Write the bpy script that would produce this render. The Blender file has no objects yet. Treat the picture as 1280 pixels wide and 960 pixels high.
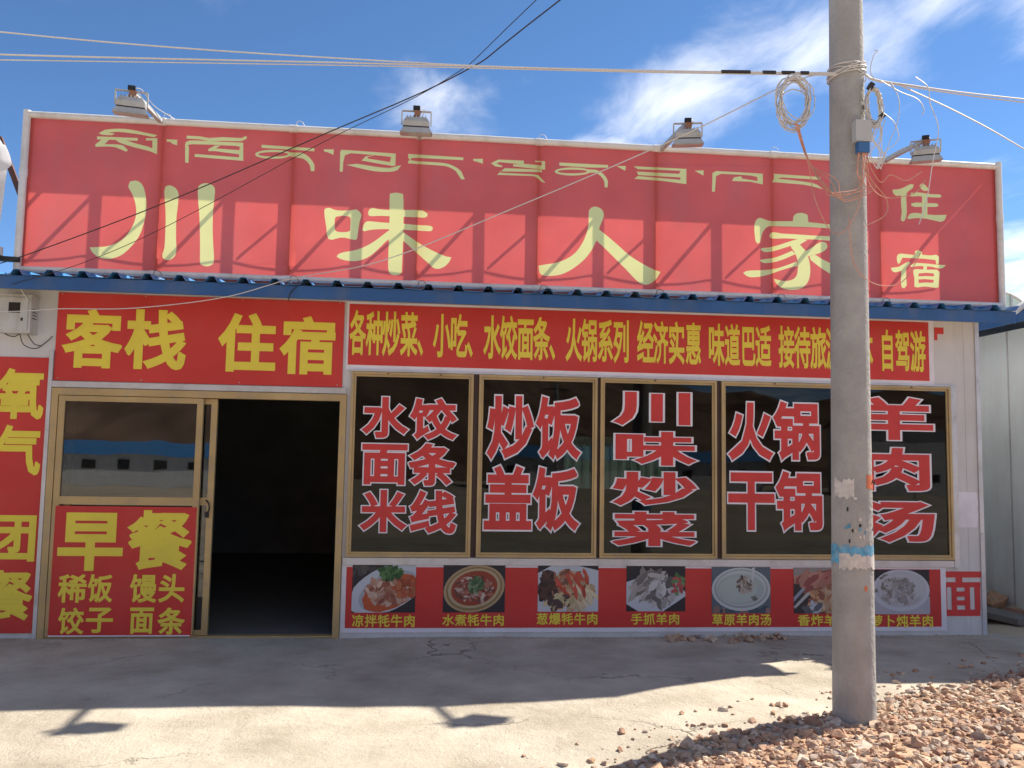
import bpy, bmesh, math, random
from mathutils import Vector, Matrix, noise
random.seed(7)
sc = bpy.context.scene
COL = sc.collection
PI = math.pi

# ---------------------------------------------------------------- camera
cam = bpy.data.cameras.new('camera')
cam_ob = bpy.data.objects.new('camera', cam)
COL.objects.link(cam_ob)
sc.camera = cam_ob
cam.sensor_width = 36.0
cam.lens = 1060.0 / 1280.0 * 36.0
cam.clip_start = 0.05
cam.clip_end = 3000.0
right = Vector((0.9948239, -0.1001220, 0.0173464))
up = Vector((-0.0255718, -0.0814646, 0.9963481))
fwd = Vector((0.0983432, 0.9916346, 0.0836033))
m = Matrix((right, up, -fwd)).transposed().to_4x4()
m.translation = Vector((0.0, -7.378, 1.55))
cam_ob.matrix_world = m

# ---------------------------------------------------------------- light
SUN = Vector((0.93, 0.41, 1.0)).normalized()
elev = math.asin(SUN.z)
azim = math.atan2(SUN.x, SUN.y)
sun = bpy.data.lights.new('sun', 'SUN')
sun.energy = 3.1
sun.angle = math.radians(0.53)
sun.color = (1.0, 0.93, 0.82)
sun_ob = bpy.data.objects.new('sun', sun)
COL.objects.link(sun_ob)
sun_ob.rotation_euler = (-SUN).to_track_quat('-Z', 'Y').to_euler()

world = bpy.data.worlds.new('World')
sc.world = world
world.use_nodes = True
wn = world.node_tree
wn.nodes.clear()
def WN(t, **k):
    n = wn.nodes.new(t)
    for a, b in k.items(): setattr(n, a, b)
    return n
sky = WN('ShaderNodeTexSky')
sky.sky_type = 'NISHITA'
sky.sun_disc = False
sky.sun_elevation = elev
sky.sun_rotation = azim
sky.altitude = 3600.0
sky.air_density = 0.75
sky.dust_density = 0.3
sky.ozone_density = 2.0
hs = WN('ShaderNodeHueSaturation')
hs.inputs['Saturation'].default_value = 1.12
hs.inputs['Value'].default_value = 0.80
hs.inputs['Hue'].default_value = 0.497
wn.links.new(sky.outputs[0], hs.inputs['Color'])
tc = WN('ShaderNodeTexCoord')
def vmath(op, a, b=None):
    n = WN('ShaderNodeVectorMath', operation=op)
    for i, v in enumerate((a, b)):
        if v is None: continue
        if hasattr(v, 'links'): wn.links.new(v, n.inputs[i])
        else: n.inputs[i].default_value = v
    return n
def fmath(op, a, b=None, clamp=False):
    n = WN('ShaderNodeMath', operation=op, use_clamp=clamp)
    for i, v in enumerate((a, b)):
        if v is None: continue
        if hasattr(v, 'links'): wn.links.new(v, n.inputs[i])
        else: n.inputs[i].default_value = v
    return n.outputs[0]
dirv = tc.outputs['Generated']
# clouds lie on a flat layer: direction / height, so they stretch towards the horizon everywhere
sep = WN('ShaderNodeSeparateXYZ'); wn.links.new(dirv, sep.inputs[0])
zc = fmath('MAXIMUM', sep.outputs['Z'], 0.06)
inv = fmath('DIVIDE', 1.0, zc)
comb = WN('ShaderNodeCombineXYZ')
wn.links.new(fmath('MULTIPLY', sep.outputs['X'], inv), comb.inputs[0])
wn.links.new(fmath('MULTIPLY', sep.outputs['Y'], inv), comb.inputs[1])
cp = comb.outputs[0]
def cnoise(scale, detail, rough, dist, off, stretch=(1, 1, 1), rot=0.0):
    mp = WN('ShaderNodeMapping')
    mp.inputs['Location'].default_value = off
    mp.inputs['Scale'].default_value = stretch
    mp.inputs['Rotation'].default_value = (0, 0, rot)
    wn.links.new(cp, mp.inputs[0])
    n = WN('ShaderNodeTexNoise')
    n.inputs['Scale'].default_value = scale
    n.inputs['Detail'].default_value = detail
    n.inputs['Roughness'].default_value = rough
    n.inputs['Distortion'].default_value = dist
    wn.links.new(mp.outputs[0], n.inputs['Vector'])
    return n.outputs['Fac']
fine = cnoise(2.4, 10, 0.60, 0.35, (3.1, 0.7, 0), (1.35, 0.7, 1), 0.45)
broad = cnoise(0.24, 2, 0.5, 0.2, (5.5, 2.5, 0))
# the three wisps over the building (positions on the cloud layer = x/z, y/z)
def wisp(cx, cy, rad, amp):
    d = vmath('DISTANCE', cp, (cx, cy, 0)).outputs['Value']
    mr = WN('ShaderNodeMapRange', interpolation_type='SMOOTHSTEP')
    wn.links.new(d, mr.inputs['Value'])
    mr.inputs['From Min'].default_value = rad
    mr.inputs['From Max'].default_value = 0.0
    mr.inputs['To Min'].default_value = 0.0
    mr.inputs['To Max'].default_value = amp
    return mr.outputs[0]
wisps = [(0.02, 2.40, 0.55, 0.42), (0.72, 2.25, 0.62, 0.52), (0.92, 1.95, 0.55, 0.52), (0.55, 2.75, 0.45, 0.44), (1.38, 1.55, 0.5, 0.52), (1.12, 1.66, 0.35, 0.42)]
tot = None
for w in wisps:
    v = wisp(*w)
    tot = v if tot is None else fmath('MAXIMUM', tot, v)
gen = fmath('MULTIPLY', fmath('SUBTRACT', broad, 0.35, True), 2.6)  # broad cover added mostly out of view, to brighten and neutralise the shade light
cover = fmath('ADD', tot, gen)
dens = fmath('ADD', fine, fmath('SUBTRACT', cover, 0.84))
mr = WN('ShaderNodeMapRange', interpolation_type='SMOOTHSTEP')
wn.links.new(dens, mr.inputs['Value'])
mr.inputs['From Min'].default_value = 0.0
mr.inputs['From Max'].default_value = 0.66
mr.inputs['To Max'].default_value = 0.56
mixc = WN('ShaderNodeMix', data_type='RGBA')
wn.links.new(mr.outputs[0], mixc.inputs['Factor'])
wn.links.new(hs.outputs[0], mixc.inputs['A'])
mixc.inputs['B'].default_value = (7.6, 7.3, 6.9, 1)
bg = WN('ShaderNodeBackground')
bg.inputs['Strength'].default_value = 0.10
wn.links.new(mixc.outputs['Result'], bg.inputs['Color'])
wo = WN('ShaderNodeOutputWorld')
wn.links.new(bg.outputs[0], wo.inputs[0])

sc.view_settings.view_transform = 'Standard'
sc.view_settings.look = 'None'
sc.view_settings.exposure = 1.52
sc.view_settings.gamma = 1.0
sc.view_settings.use_curve_mapping = False
sc.cycles.max_bounces = 8
sc.cycles.transparent_max_bounces = 12

# ---------------------------------------------------------------- lettering and layout data (metres on the facade: x, z)
D_HOTEL = [('客',-3.0511,2.2139,-2.5643,2.7126),('栈',-2.5477,2.2145,-2.0441,2.7235),('住',-1.7869,2.2145,-1.3026,2.7219),('宿',-1.2749,2.2076,-0.8041,2.7115)]
D_GROUP = [('氧',-3.5454,1.7748,-3.1629,2.1981),('气',-3.5341,1.3159,-3.1599,1.7283),('团',-3.5123,0.6176,-3.1597,0.991),('餐',-3.5253,0.1458,-3.1563,0.547)]
D_DOOR_BIG = [('早',-2.9775,0.5472,-2.4637,1.019),('餐',-2.4391,0.5557,-1.9173,1.0443)]
D_DOOR_SMALL = [('稀',-2.9552,0.2907,-2.7314,0.521),('饭',-2.7252,0.2908,-2.5251,0.5217),('馒',-2.3931,0.2908,-2.1784,0.5229),('头',-2.1657,0.2909,-1.956,0.5237),('饺',-2.9397,0.0364,-2.7352,0.2525),('子',-2.7231,0.0483,-2.5111,0.2524),('面',-2.3793,0.0408,-2.1905,0.2523),('条',-2.1587,0.0336,-1.9433,0.2522)]
D_MENU = [('各',-0.6809,2.3919,-0.5494,2.7748),('种',-0.5424,2.3916,-0.4022,2.7744),('炒',-0.402,2.3913,-0.2544,2.774),('菜',-0.2473,2.391,-0.1046,2.7735),('、',-0.1024,2.3907,0.0361,2.7731),('小',0.0362,2.3904,0.1821,2.7726),('吃',0.1822,2.3901,0.3287,2.7722),('、',0.3289,2.3898,0.4689,2.7718),('水',0.476,2.3894,0.6202,2.7713),('饺',0.6203,2.3891,0.765,2.7709),('面',0.7722,2.3888,0.9139,2.7704),('条',0.914,2.3885,1.0563,2.77),('、',1.0563,2.3882,1.1992,2.7696),('火',1.2035,2.3879,1.3462,2.7691),('锅',1.3462,2.3876,1.4837,2.7687),('系',1.4909,2.3873,1.6274,2.7683),('列',1.6311,2.387,1.7732,2.7679),('经',1.8489,2.3865,1.9947,2.7672),('济',1.9947,2.3862,2.1265,2.7668),('实',2.1338,2.3859,2.2808,2.7664),('惠',2.2933,2.3855,2.432,2.7659),('味',2.5023,2.3851,2.6469,2.7653),('道',2.6551,2.3848,2.7921,2.7648),('巴',2.8055,2.3845,2.9378,2.7644),('适',2.9416,2.3842,3.0841,2.7639),('接',3.1593,2.3837,3.3027,2.7633),('待',3.3079,2.3834,3.4541,2.7628),('旅',3.4586,2.383,3.6061,2.7624),('游',3.6061,2.3827,3.7588,2.7619),('团',3.7587,2.3824,3.9043,2.7615),('体',3.9042,2.3821,4.0504,2.761),('自',4.1274,2.3816,4.2588,2.7604),('驾',4.2742,2.3813,4.4109,2.76),('游',4.4186,2.381,4.562,2.7595)]
D_WIN1 = [('水',-0.559,1.6775,-0.1584,2.0307),('饺',-0.1512,1.6682,0.2609,2.0303),('面',-0.5463,1.2795,-0.161,1.6261),('条',-0.1507,1.2749,0.2526,1.6405),('米',-0.5505,0.8784,-0.1501,1.2354),('线',-0.1295,0.8684,0.2687,1.2375)]
D_WIN2 = [('炒',0.5189,1.508,0.9312,2.0673),('饭',0.9453,1.515,1.3482,2.0706),('盖',0.5066,0.9076,0.9195,1.4593),('饭',0.9267,0.8975,1.3406,1.4522)]
D_WIN3 = [('川',1.6322,1.832,2.3348,2.13),('味',1.6563,1.4804,2.3966,1.7798),('炒',1.6304,1.1271,2.3962,1.4241),('菜',1.633,0.7768,2.385,1.0749)]
D_WIN4 = [('火',2.6791,1.5369,3.101,2.0589),('锅',3.0981,1.544,3.5353,2.0784),('干',2.6795,0.9227,3.1059,1.4319),('锅',3.1155,0.9158,3.5521,1.4515)]
D_WIN5 = [('羊',3.87,1.7479,4.6225,2.1384),('肉',3.9377,1.2876,4.5797,1.6757),('汤',3.8539,0.825,4.6177,1.2033)]
D_CAPTIONS = [('凉',-0.5854,0.0879,-0.4891,0.1901),('拌',-0.4784,0.0876,-0.3818,0.19),('牦',-0.371,0.0874,-0.2741,0.1899),('牛',-0.2634,0.0871,-0.1662,0.1897),('肉',-0.1554,0.0868,-0.0579,0.1896),('水',0.1714,0.096,0.2679,0.1926),('煮',0.2786,0.0957,0.3754,0.1924),('牦',0.3861,0.0954,0.4832,0.1923),('牛',0.494,0.0952,0.5913,0.1922),('肉',0.6022,0.0949,0.6998,0.1921),('葱',0.9788,0.1041,1.0762,0.2018),('爆',1.087,0.1038,1.1847,0.2017),('牦',1.1955,0.1036,1.2935,0.2016),('牛',1.3044,0.1033,1.4026,0.2014),('肉',1.4135,0.1031,1.512,0.2013),('手',1.8045,0.1022,1.9042,0.1975),('抓',1.9153,0.1019,2.0154,0.1974),('羊',2.0265,0.1017,2.1268,0.1973),('肉',2.138,0.1014,2.2386,0.1972),('草',2.5296,0.0936,2.6277,0.1933),('原',2.6387,0.0934,2.7371,0.1932),('羊',2.748,0.0931,2.8468,0.1931),('肉',2.8578,0.0928,2.9568,0.193),('汤',2.9678,0.0926,3.0671,0.1929),('香',3.3129,0.0883,3.4218,0.1855),('炸',3.4339,0.088,3.5431,0.1854),('羊',3.5553,0.0877,3.6648,0.1853),('排',3.677,0.0874,3.787,0.1851),('萝',3.9924,0.0761,4.0999,0.1812),('卜',4.1118,0.0758,4.2197,0.1811),('炖',4.2317,0.0755,4.3398,0.1809),('羊',4.3519,0.0752,4.4604,0.1808),('肉',4.4724,0.0749,4.5813,0.1806)]
D_PHOTOS = [(-0.5941,0.2064,-0.0623,0.6022),(0.1719,0.2077,0.7012,0.6057),(0.9853,0.2137,1.5132,0.6127),(1.7626,0.2158,2.2887,0.6059),(2.5266,0.198,3.0619,0.5989),(3.2752,0.1958,3.8062,0.595),(4.0085,0.188,4.5513,0.5818)]
D_SIGN_BIG = [[[(-2.5333,3.737),(-2.522,3.7729),(-2.4806,3.7844),(-2.4353,3.7655),(-2.405,3.714),(-2.3835,3.6211),(-2.3787,3.5275),(-2.3904,3.4333),(-2.4229,3.3152),(-2.4839,3.2196),(-2.5568,3.1469),(-2.6424,3.1122),(-2.7189,3.1148),(-2.7638,3.1384),(-2.7926,3.1661),(-2.813,3.1999),(-2.7458,3.2062),(-2.67,3.2175),(-2.5952,3.2497),(-2.5323,3.3046),(-2.487,3.3823),(-2.4632,3.4534),(-2.4581,3.5238),(-2.4706,3.5934),(-2.4963,3.6626),(-2.5266,3.7139)]],[[(-2.2413,3.7044),(-2.2322,3.7461),(-2.2016,3.7571),(-2.156,3.7381),(-2.127,3.6923),(-2.1247,3.5981),(-2.1323,3.4802),(-2.1276,3.3164),(-2.1198,3.2233),(-2.1247,3.1648),(-2.1539,3.1286),(-2.1866,3.1191),(-2.2204,3.1317),(-2.2307,3.1604),(-2.2171,3.2192),(-2.2151,3.3126),(-2.2188,3.4763),(-2.2291,3.5932)]],[[(-1.9691,3.7355),(-1.954,3.7718),(-1.9099,3.7894),(-1.861,3.7788),(-1.8312,3.7423),(-1.8326,3.6475),(-1.8379,3.5173),(-1.8293,3.3293),(-1.8129,3.1659),(-1.8159,3.1073),(-1.8405,3.0853),(-1.8737,3.0793),(-1.9077,3.0896),(-1.9233,3.1147),(-1.9309,3.278),(-1.9453,3.4888),(-1.9636,3.6412)]],[[(-0.9168,3.6092),(-0.8984,3.6228),(-0.8701,3.6241),(-0.8318,3.6103),(-0.7655,3.6065),(-0.69,3.6149),(-0.6522,3.6216),(-0.628,3.608),(-0.6051,3.5747),(-0.6201,3.5102),(-0.629,3.4314),(-0.6347,3.3725),(-0.6436,3.3555),(-0.6769,3.359),(-0.7197,3.3688),(-0.7671,3.3717),(-0.8138,3.3599),(-0.8464,3.3487),(-0.8749,3.3543),(-0.8882,3.3859),(-0.8973,3.4586),(-0.9123,3.5361),(-0.9178,3.5847)],[(-0.8203,3.5501),(-0.764,3.5625),(-0.7051,3.5573),(-0.695,3.5362),(-0.6949,3.4775),(-0.6954,3.4334),(-0.7168,3.4237),(-0.7592,3.4189),(-0.8018,3.4219),(-0.8231,3.4375),(-0.8278,3.491),(-0.8264,3.5351)]],[[(-0.3701,3.7583),(-0.3515,3.777),(-0.3133,3.7848),(-0.2747,3.7788),(-0.2549,3.7589),(-0.2476,3.5665),(-0.246,3.3697),(-0.249,3.1345),(-0.2516,3.0905),(-0.2739,3.0701),(-0.3071,3.0639),(-0.3406,3.0724),(-0.3605,3.1008),(-0.3672,3.1688),(-0.3663,3.3645),(-0.3663,3.5611)]],[[(-0.5487,3.5969),(-0.5382,3.6269),(-0.5101,3.6411),(-0.4621,3.6335),(-0.3664,3.6301),(-0.2515,3.6354),(-0.1362,3.6408),(-0.0782,3.6356),(-0.0439,3.6134),(-0.0433,3.5907),(-0.0671,3.5767),(-0.1345,3.5766),(-0.2498,3.5763),(-0.3648,3.5759),(-0.4508,3.5749),(-0.5269,3.5685),(-0.5462,3.5774)]],[[(-0.5935,3.4477),(-0.586,3.4823),(-0.568,3.5145),(-0.535,3.5239),(-0.4587,3.5195),(-0.3631,3.5169),(-0.2481,3.5152),(-0.1134,3.5084),(-0.0364,3.5089),(-0.0024,3.5006),(0.0048,3.4841),(-0.0063,3.4639),(-0.0447,3.4592),(-0.141,3.4609),(-0.2467,3.4631),(-0.3615,3.4629),(-0.4758,3.4559),(-0.5421,3.4451),(-0.5797,3.4336)]],[[(-0.3427,3.4736),(-0.4173,3.4114),(-0.4916,3.3494),(-0.5754,3.2969),(-0.6596,3.2641),(-0.744,3.246),(-0.7904,3.2246),(-0.8019,3.2047),(-0.7702,3.1866),(-0.7133,3.1743),(-0.6471,3.1722),(-0.5815,3.1894),(-0.5163,3.2262),(-0.4517,3.2875),(-0.3963,3.3485),(-0.3407,3.4049)]],[[(-0.2754,3.4618),(-0.1875,3.4017),(-0.1093,3.351),(-0.0313,3.31),(0.0564,3.2694),(0.1342,3.2431),(0.171,3.2397),(0.1546,3.1997),(0.1169,3.1589),(0.0693,3.1354),(0.0211,3.1403),(-0.0281,3.1825),(-0.0967,3.2386),(-0.1655,3.2995),(-0.2244,3.351),(-0.2733,3.3882)]],[[(1.3663,3.6594),(1.3708,3.7101),(1.4007,3.7398),(1.4358,3.7435),(1.4762,3.7272),(1.4997,3.6909),(1.497,3.6452),(1.4724,3.5835),(1.4597,3.5426),(1.5285,3.4902),(1.6297,3.409),(1.7311,3.3226),(1.8324,3.2613),(1.9338,3.21),(1.9845,3.1919),(2.013,3.1829),(1.9847,3.1315),(1.9444,3.0898),(1.8939,3.0658),(1.8434,3.0709),(1.7928,3.1041),(1.7118,3.1862),(1.6105,3.2825),(1.5093,3.3787),(1.4386,3.441),(1.3993,3.359),(1.3303,3.2661),(1.2316,3.1822),(1.133,3.1286),(1.0343,3.1099),(0.9652,3.1141),(0.9352,3.1407),(0.9275,3.195),(0.9934,3.2106),(1.0822,3.2281),(1.171,3.2646),(1.2499,3.3228),(1.3089,3.4054),(1.3479,3.4974),(1.3651,3.5787)]],[[(2.8738,3.6351),(2.8898,3.6872),(2.9213,3.7113),(2.9735,3.6993),(3.0258,3.6862),(3.1412,3.6914),(3.2339,3.6956),(3.2385,3.7341),(3.2578,3.7609),(3.3054,3.7755),(3.3529,3.7684),(3.3739,3.7507),(3.3784,3.6939),(3.4578,3.6892),(3.5637,3.6815),(3.6488,3.6781),(3.7127,3.6778),(3.7389,3.653),(3.7326,3.5904),(3.7102,3.5272),(3.6836,3.5261),(3.674,3.5878),(3.648,3.6282),(3.5632,3.6452),(3.3831,3.6475),(3.2249,3.6456),(3.0359,3.6402),(2.9939,3.6301),(2.957,3.5925),(2.9389,3.5455),(2.9249,3.4884),(2.904,3.4742),(2.8864,3.4919),(2.8764,3.553)]],[[(3.0142,3.559),(3.0301,3.5803),(3.0668,3.585),(3.1401,3.5769),(3.2452,3.5763),(3.435,3.5722),(3.5622,3.5726),(3.6152,3.5728),(3.6255,3.5494),(3.604,3.5309),(3.5616,3.5312),(3.4346,3.536),(3.2974,3.5332),(3.1607,3.5345),(3.0768,3.5278),(3.0297,3.5289),(3.0141,3.5436)]],[[(3.2869,3.5348),(3.1919,3.505),(3.0972,3.4701),(3.0133,3.446),(2.9402,3.4358),(2.9297,3.4251),(2.9504,3.4075),(2.992,3.4011),(3.0653,3.4174),(3.1493,3.4466),(3.2442,3.4815),(3.3501,3.5324)]],[[(3.2225,3.424),(3.1382,3.3846),(3.0438,3.3499),(2.9602,3.3363),(2.9206,3.3265),(2.9392,3.3079),(2.9808,3.3014),(3.0644,3.315),(3.1588,3.3495),(3.2537,3.3945)]],[[(3.2687,3.3283),(3.1687,3.2884),(3.0638,3.2536),(2.9595,3.2372),(2.8555,3.2301),(2.7932,3.2205),(2.7672,3.2032),(2.793,3.1818),(2.8343,3.1682),(2.907,3.174),(3.0112,3.2005),(3.1159,3.2403),(3.1999,3.2692),(3.2735,3.2875)]],[[(3.2974,3.5353),(3.2233,3.4909),(3.2124,3.4596),(3.2434,3.4146),(3.269,3.354),(3.2756,3.2825),(3.2674,3.2104),(3.2355,3.1683),(3.1777,3.1477),(3.1151,3.1484),(3.0474,3.1631),(3.0627,3.1311),(3.1145,3.0872),(3.1769,3.0691),(3.2397,3.0694),(3.3132,3.0895),(3.3664,3.1426),(3.3883,3.2151),(3.3893,3.2973),(3.3744,3.3686),(3.3488,3.4293),(3.2968,3.4837),(3.3711,3.5312)]],[[(3.3488,3.4241),(3.4125,3.4629),(3.4658,3.5012),(3.5084,3.5185),(3.5454,3.5098),(3.5555,3.4792),(3.5392,3.4475),(3.4965,3.42),(3.4328,3.3967),(3.3693,3.3787)]],[[(3.3851,3.3793),(3.4328,3.3967),(3.4957,3.3633),(3.5535,3.3368),(3.6218,3.3065),(3.6958,3.2889),(3.7488,3.2807),(3.7267,3.2283),(3.6731,3.1953),(3.6203,3.2036),(3.5521,3.242),(3.4736,3.2903),(3.3952,3.3489)]],[[(4.1842,4.0323),(4.2421,4.0401),(4.294,4.059),(4.3593,4.0935),(4.3915,4.0926),(4.3816,4.057),(4.3211,4.004),(4.3186,3.8915),(4.3169,3.8166),(4.3,3.7537),(4.2804,3.7379),(4.2589,3.7518),(4.2696,3.8269),(4.2651,3.9139),(4.2666,3.9826),(4.2215,3.9767),(4.19,4.0038)]],[[(4.4469,4.0853),(4.4734,4.1092),(4.5015,4.0943),(4.5456,4.0463),(4.5,4.0353),(4.4617,4.0547)]],[[(4.3638,4.0123),(4.435,4.0196),(4.5641,4.0096),(4.6484,4.0099),(4.6611,3.9955),(4.6477,3.9823),(4.5504,3.9801),(4.4341,3.9845),(4.3566,3.9782)]],[[(4.3654,3.9124),(4.4069,3.9231),(4.5231,3.9237),(4.6138,3.9242),(4.6289,3.9087),(4.613,3.8929),(4.4964,3.8874),(4.393,3.8825),(4.3624,3.8936)]],[[(4.4705,3.9925),(4.5223,3.995),(4.5176,3.8072),(4.4634,3.8047)]],[[(4.3197,3.7732),(4.3463,3.8118),(4.4046,3.8269),(4.4947,3.8186),(4.598,3.8147),(4.7045,3.8221),(4.6877,3.7775),(4.6482,3.7545),(4.5966,3.7609),(4.4936,3.7774),(4.4034,3.777),(4.3388,3.7654)]],[[(4.2157,3.4157),(4.2418,3.439),(4.3057,3.438),(4.385,3.4326),(4.3897,3.4699),(4.422,3.4799),(4.4538,3.4651),(4.457,3.438),(4.5366,3.4351),(4.5948,3.4437),(4.6202,3.4262),(4.6147,3.364),(4.5925,3.3545),(4.5845,3.3937),(4.4844,3.402),(4.3561,3.403),(4.2665,3.403),(4.2425,3.3552),(4.2269,3.3423),(4.2147,3.3664)]],[[(4.1534,3.3049),(4.2263,3.3176),(4.2845,3.3507),(4.3297,3.3711),(4.3422,3.3568),(4.3054,3.3146),(4.2988,3.2467),(4.3017,3.1485),(4.2794,3.1207),(4.254,3.1283),(4.2461,3.171),(4.2528,3.2449),(4.2536,3.2818),(4.1997,3.2649),(4.1643,3.2783)]],[[(4.3352,3.3281),(4.3807,3.3583),(4.4833,3.3587),(4.5732,3.3537),(4.6865,3.3508),(4.6562,3.3248),(4.6109,3.3181),(4.534,3.3323),(4.4185,3.3314),(4.3542,3.3203)]],[[(4.4674,3.3371),(4.5021,3.3385),(4.497,3.2914),(4.4636,3.2901)]],[[(4.3686,3.2802),(4.3922,3.3033),(4.4819,3.3006),(4.5977,3.3052),(4.6229,3.284),(4.6145,3.2096),(4.6063,3.1415),(4.5804,3.1368),(4.478,3.1453),(4.4073,3.1341),(4.3755,3.139),(4.3772,3.2128)],[(4.4194,3.2637),(4.494,3.2728),(4.5646,3.2693),(4.5677,3.2423),(4.4804,3.2414),(4.4162,3.2365)],[(4.4155,3.2081),(4.4797,3.2143),(4.5643,3.2101),(4.5585,3.1828),(4.4789,3.1822),(4.4173,3.175)]]]
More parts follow.
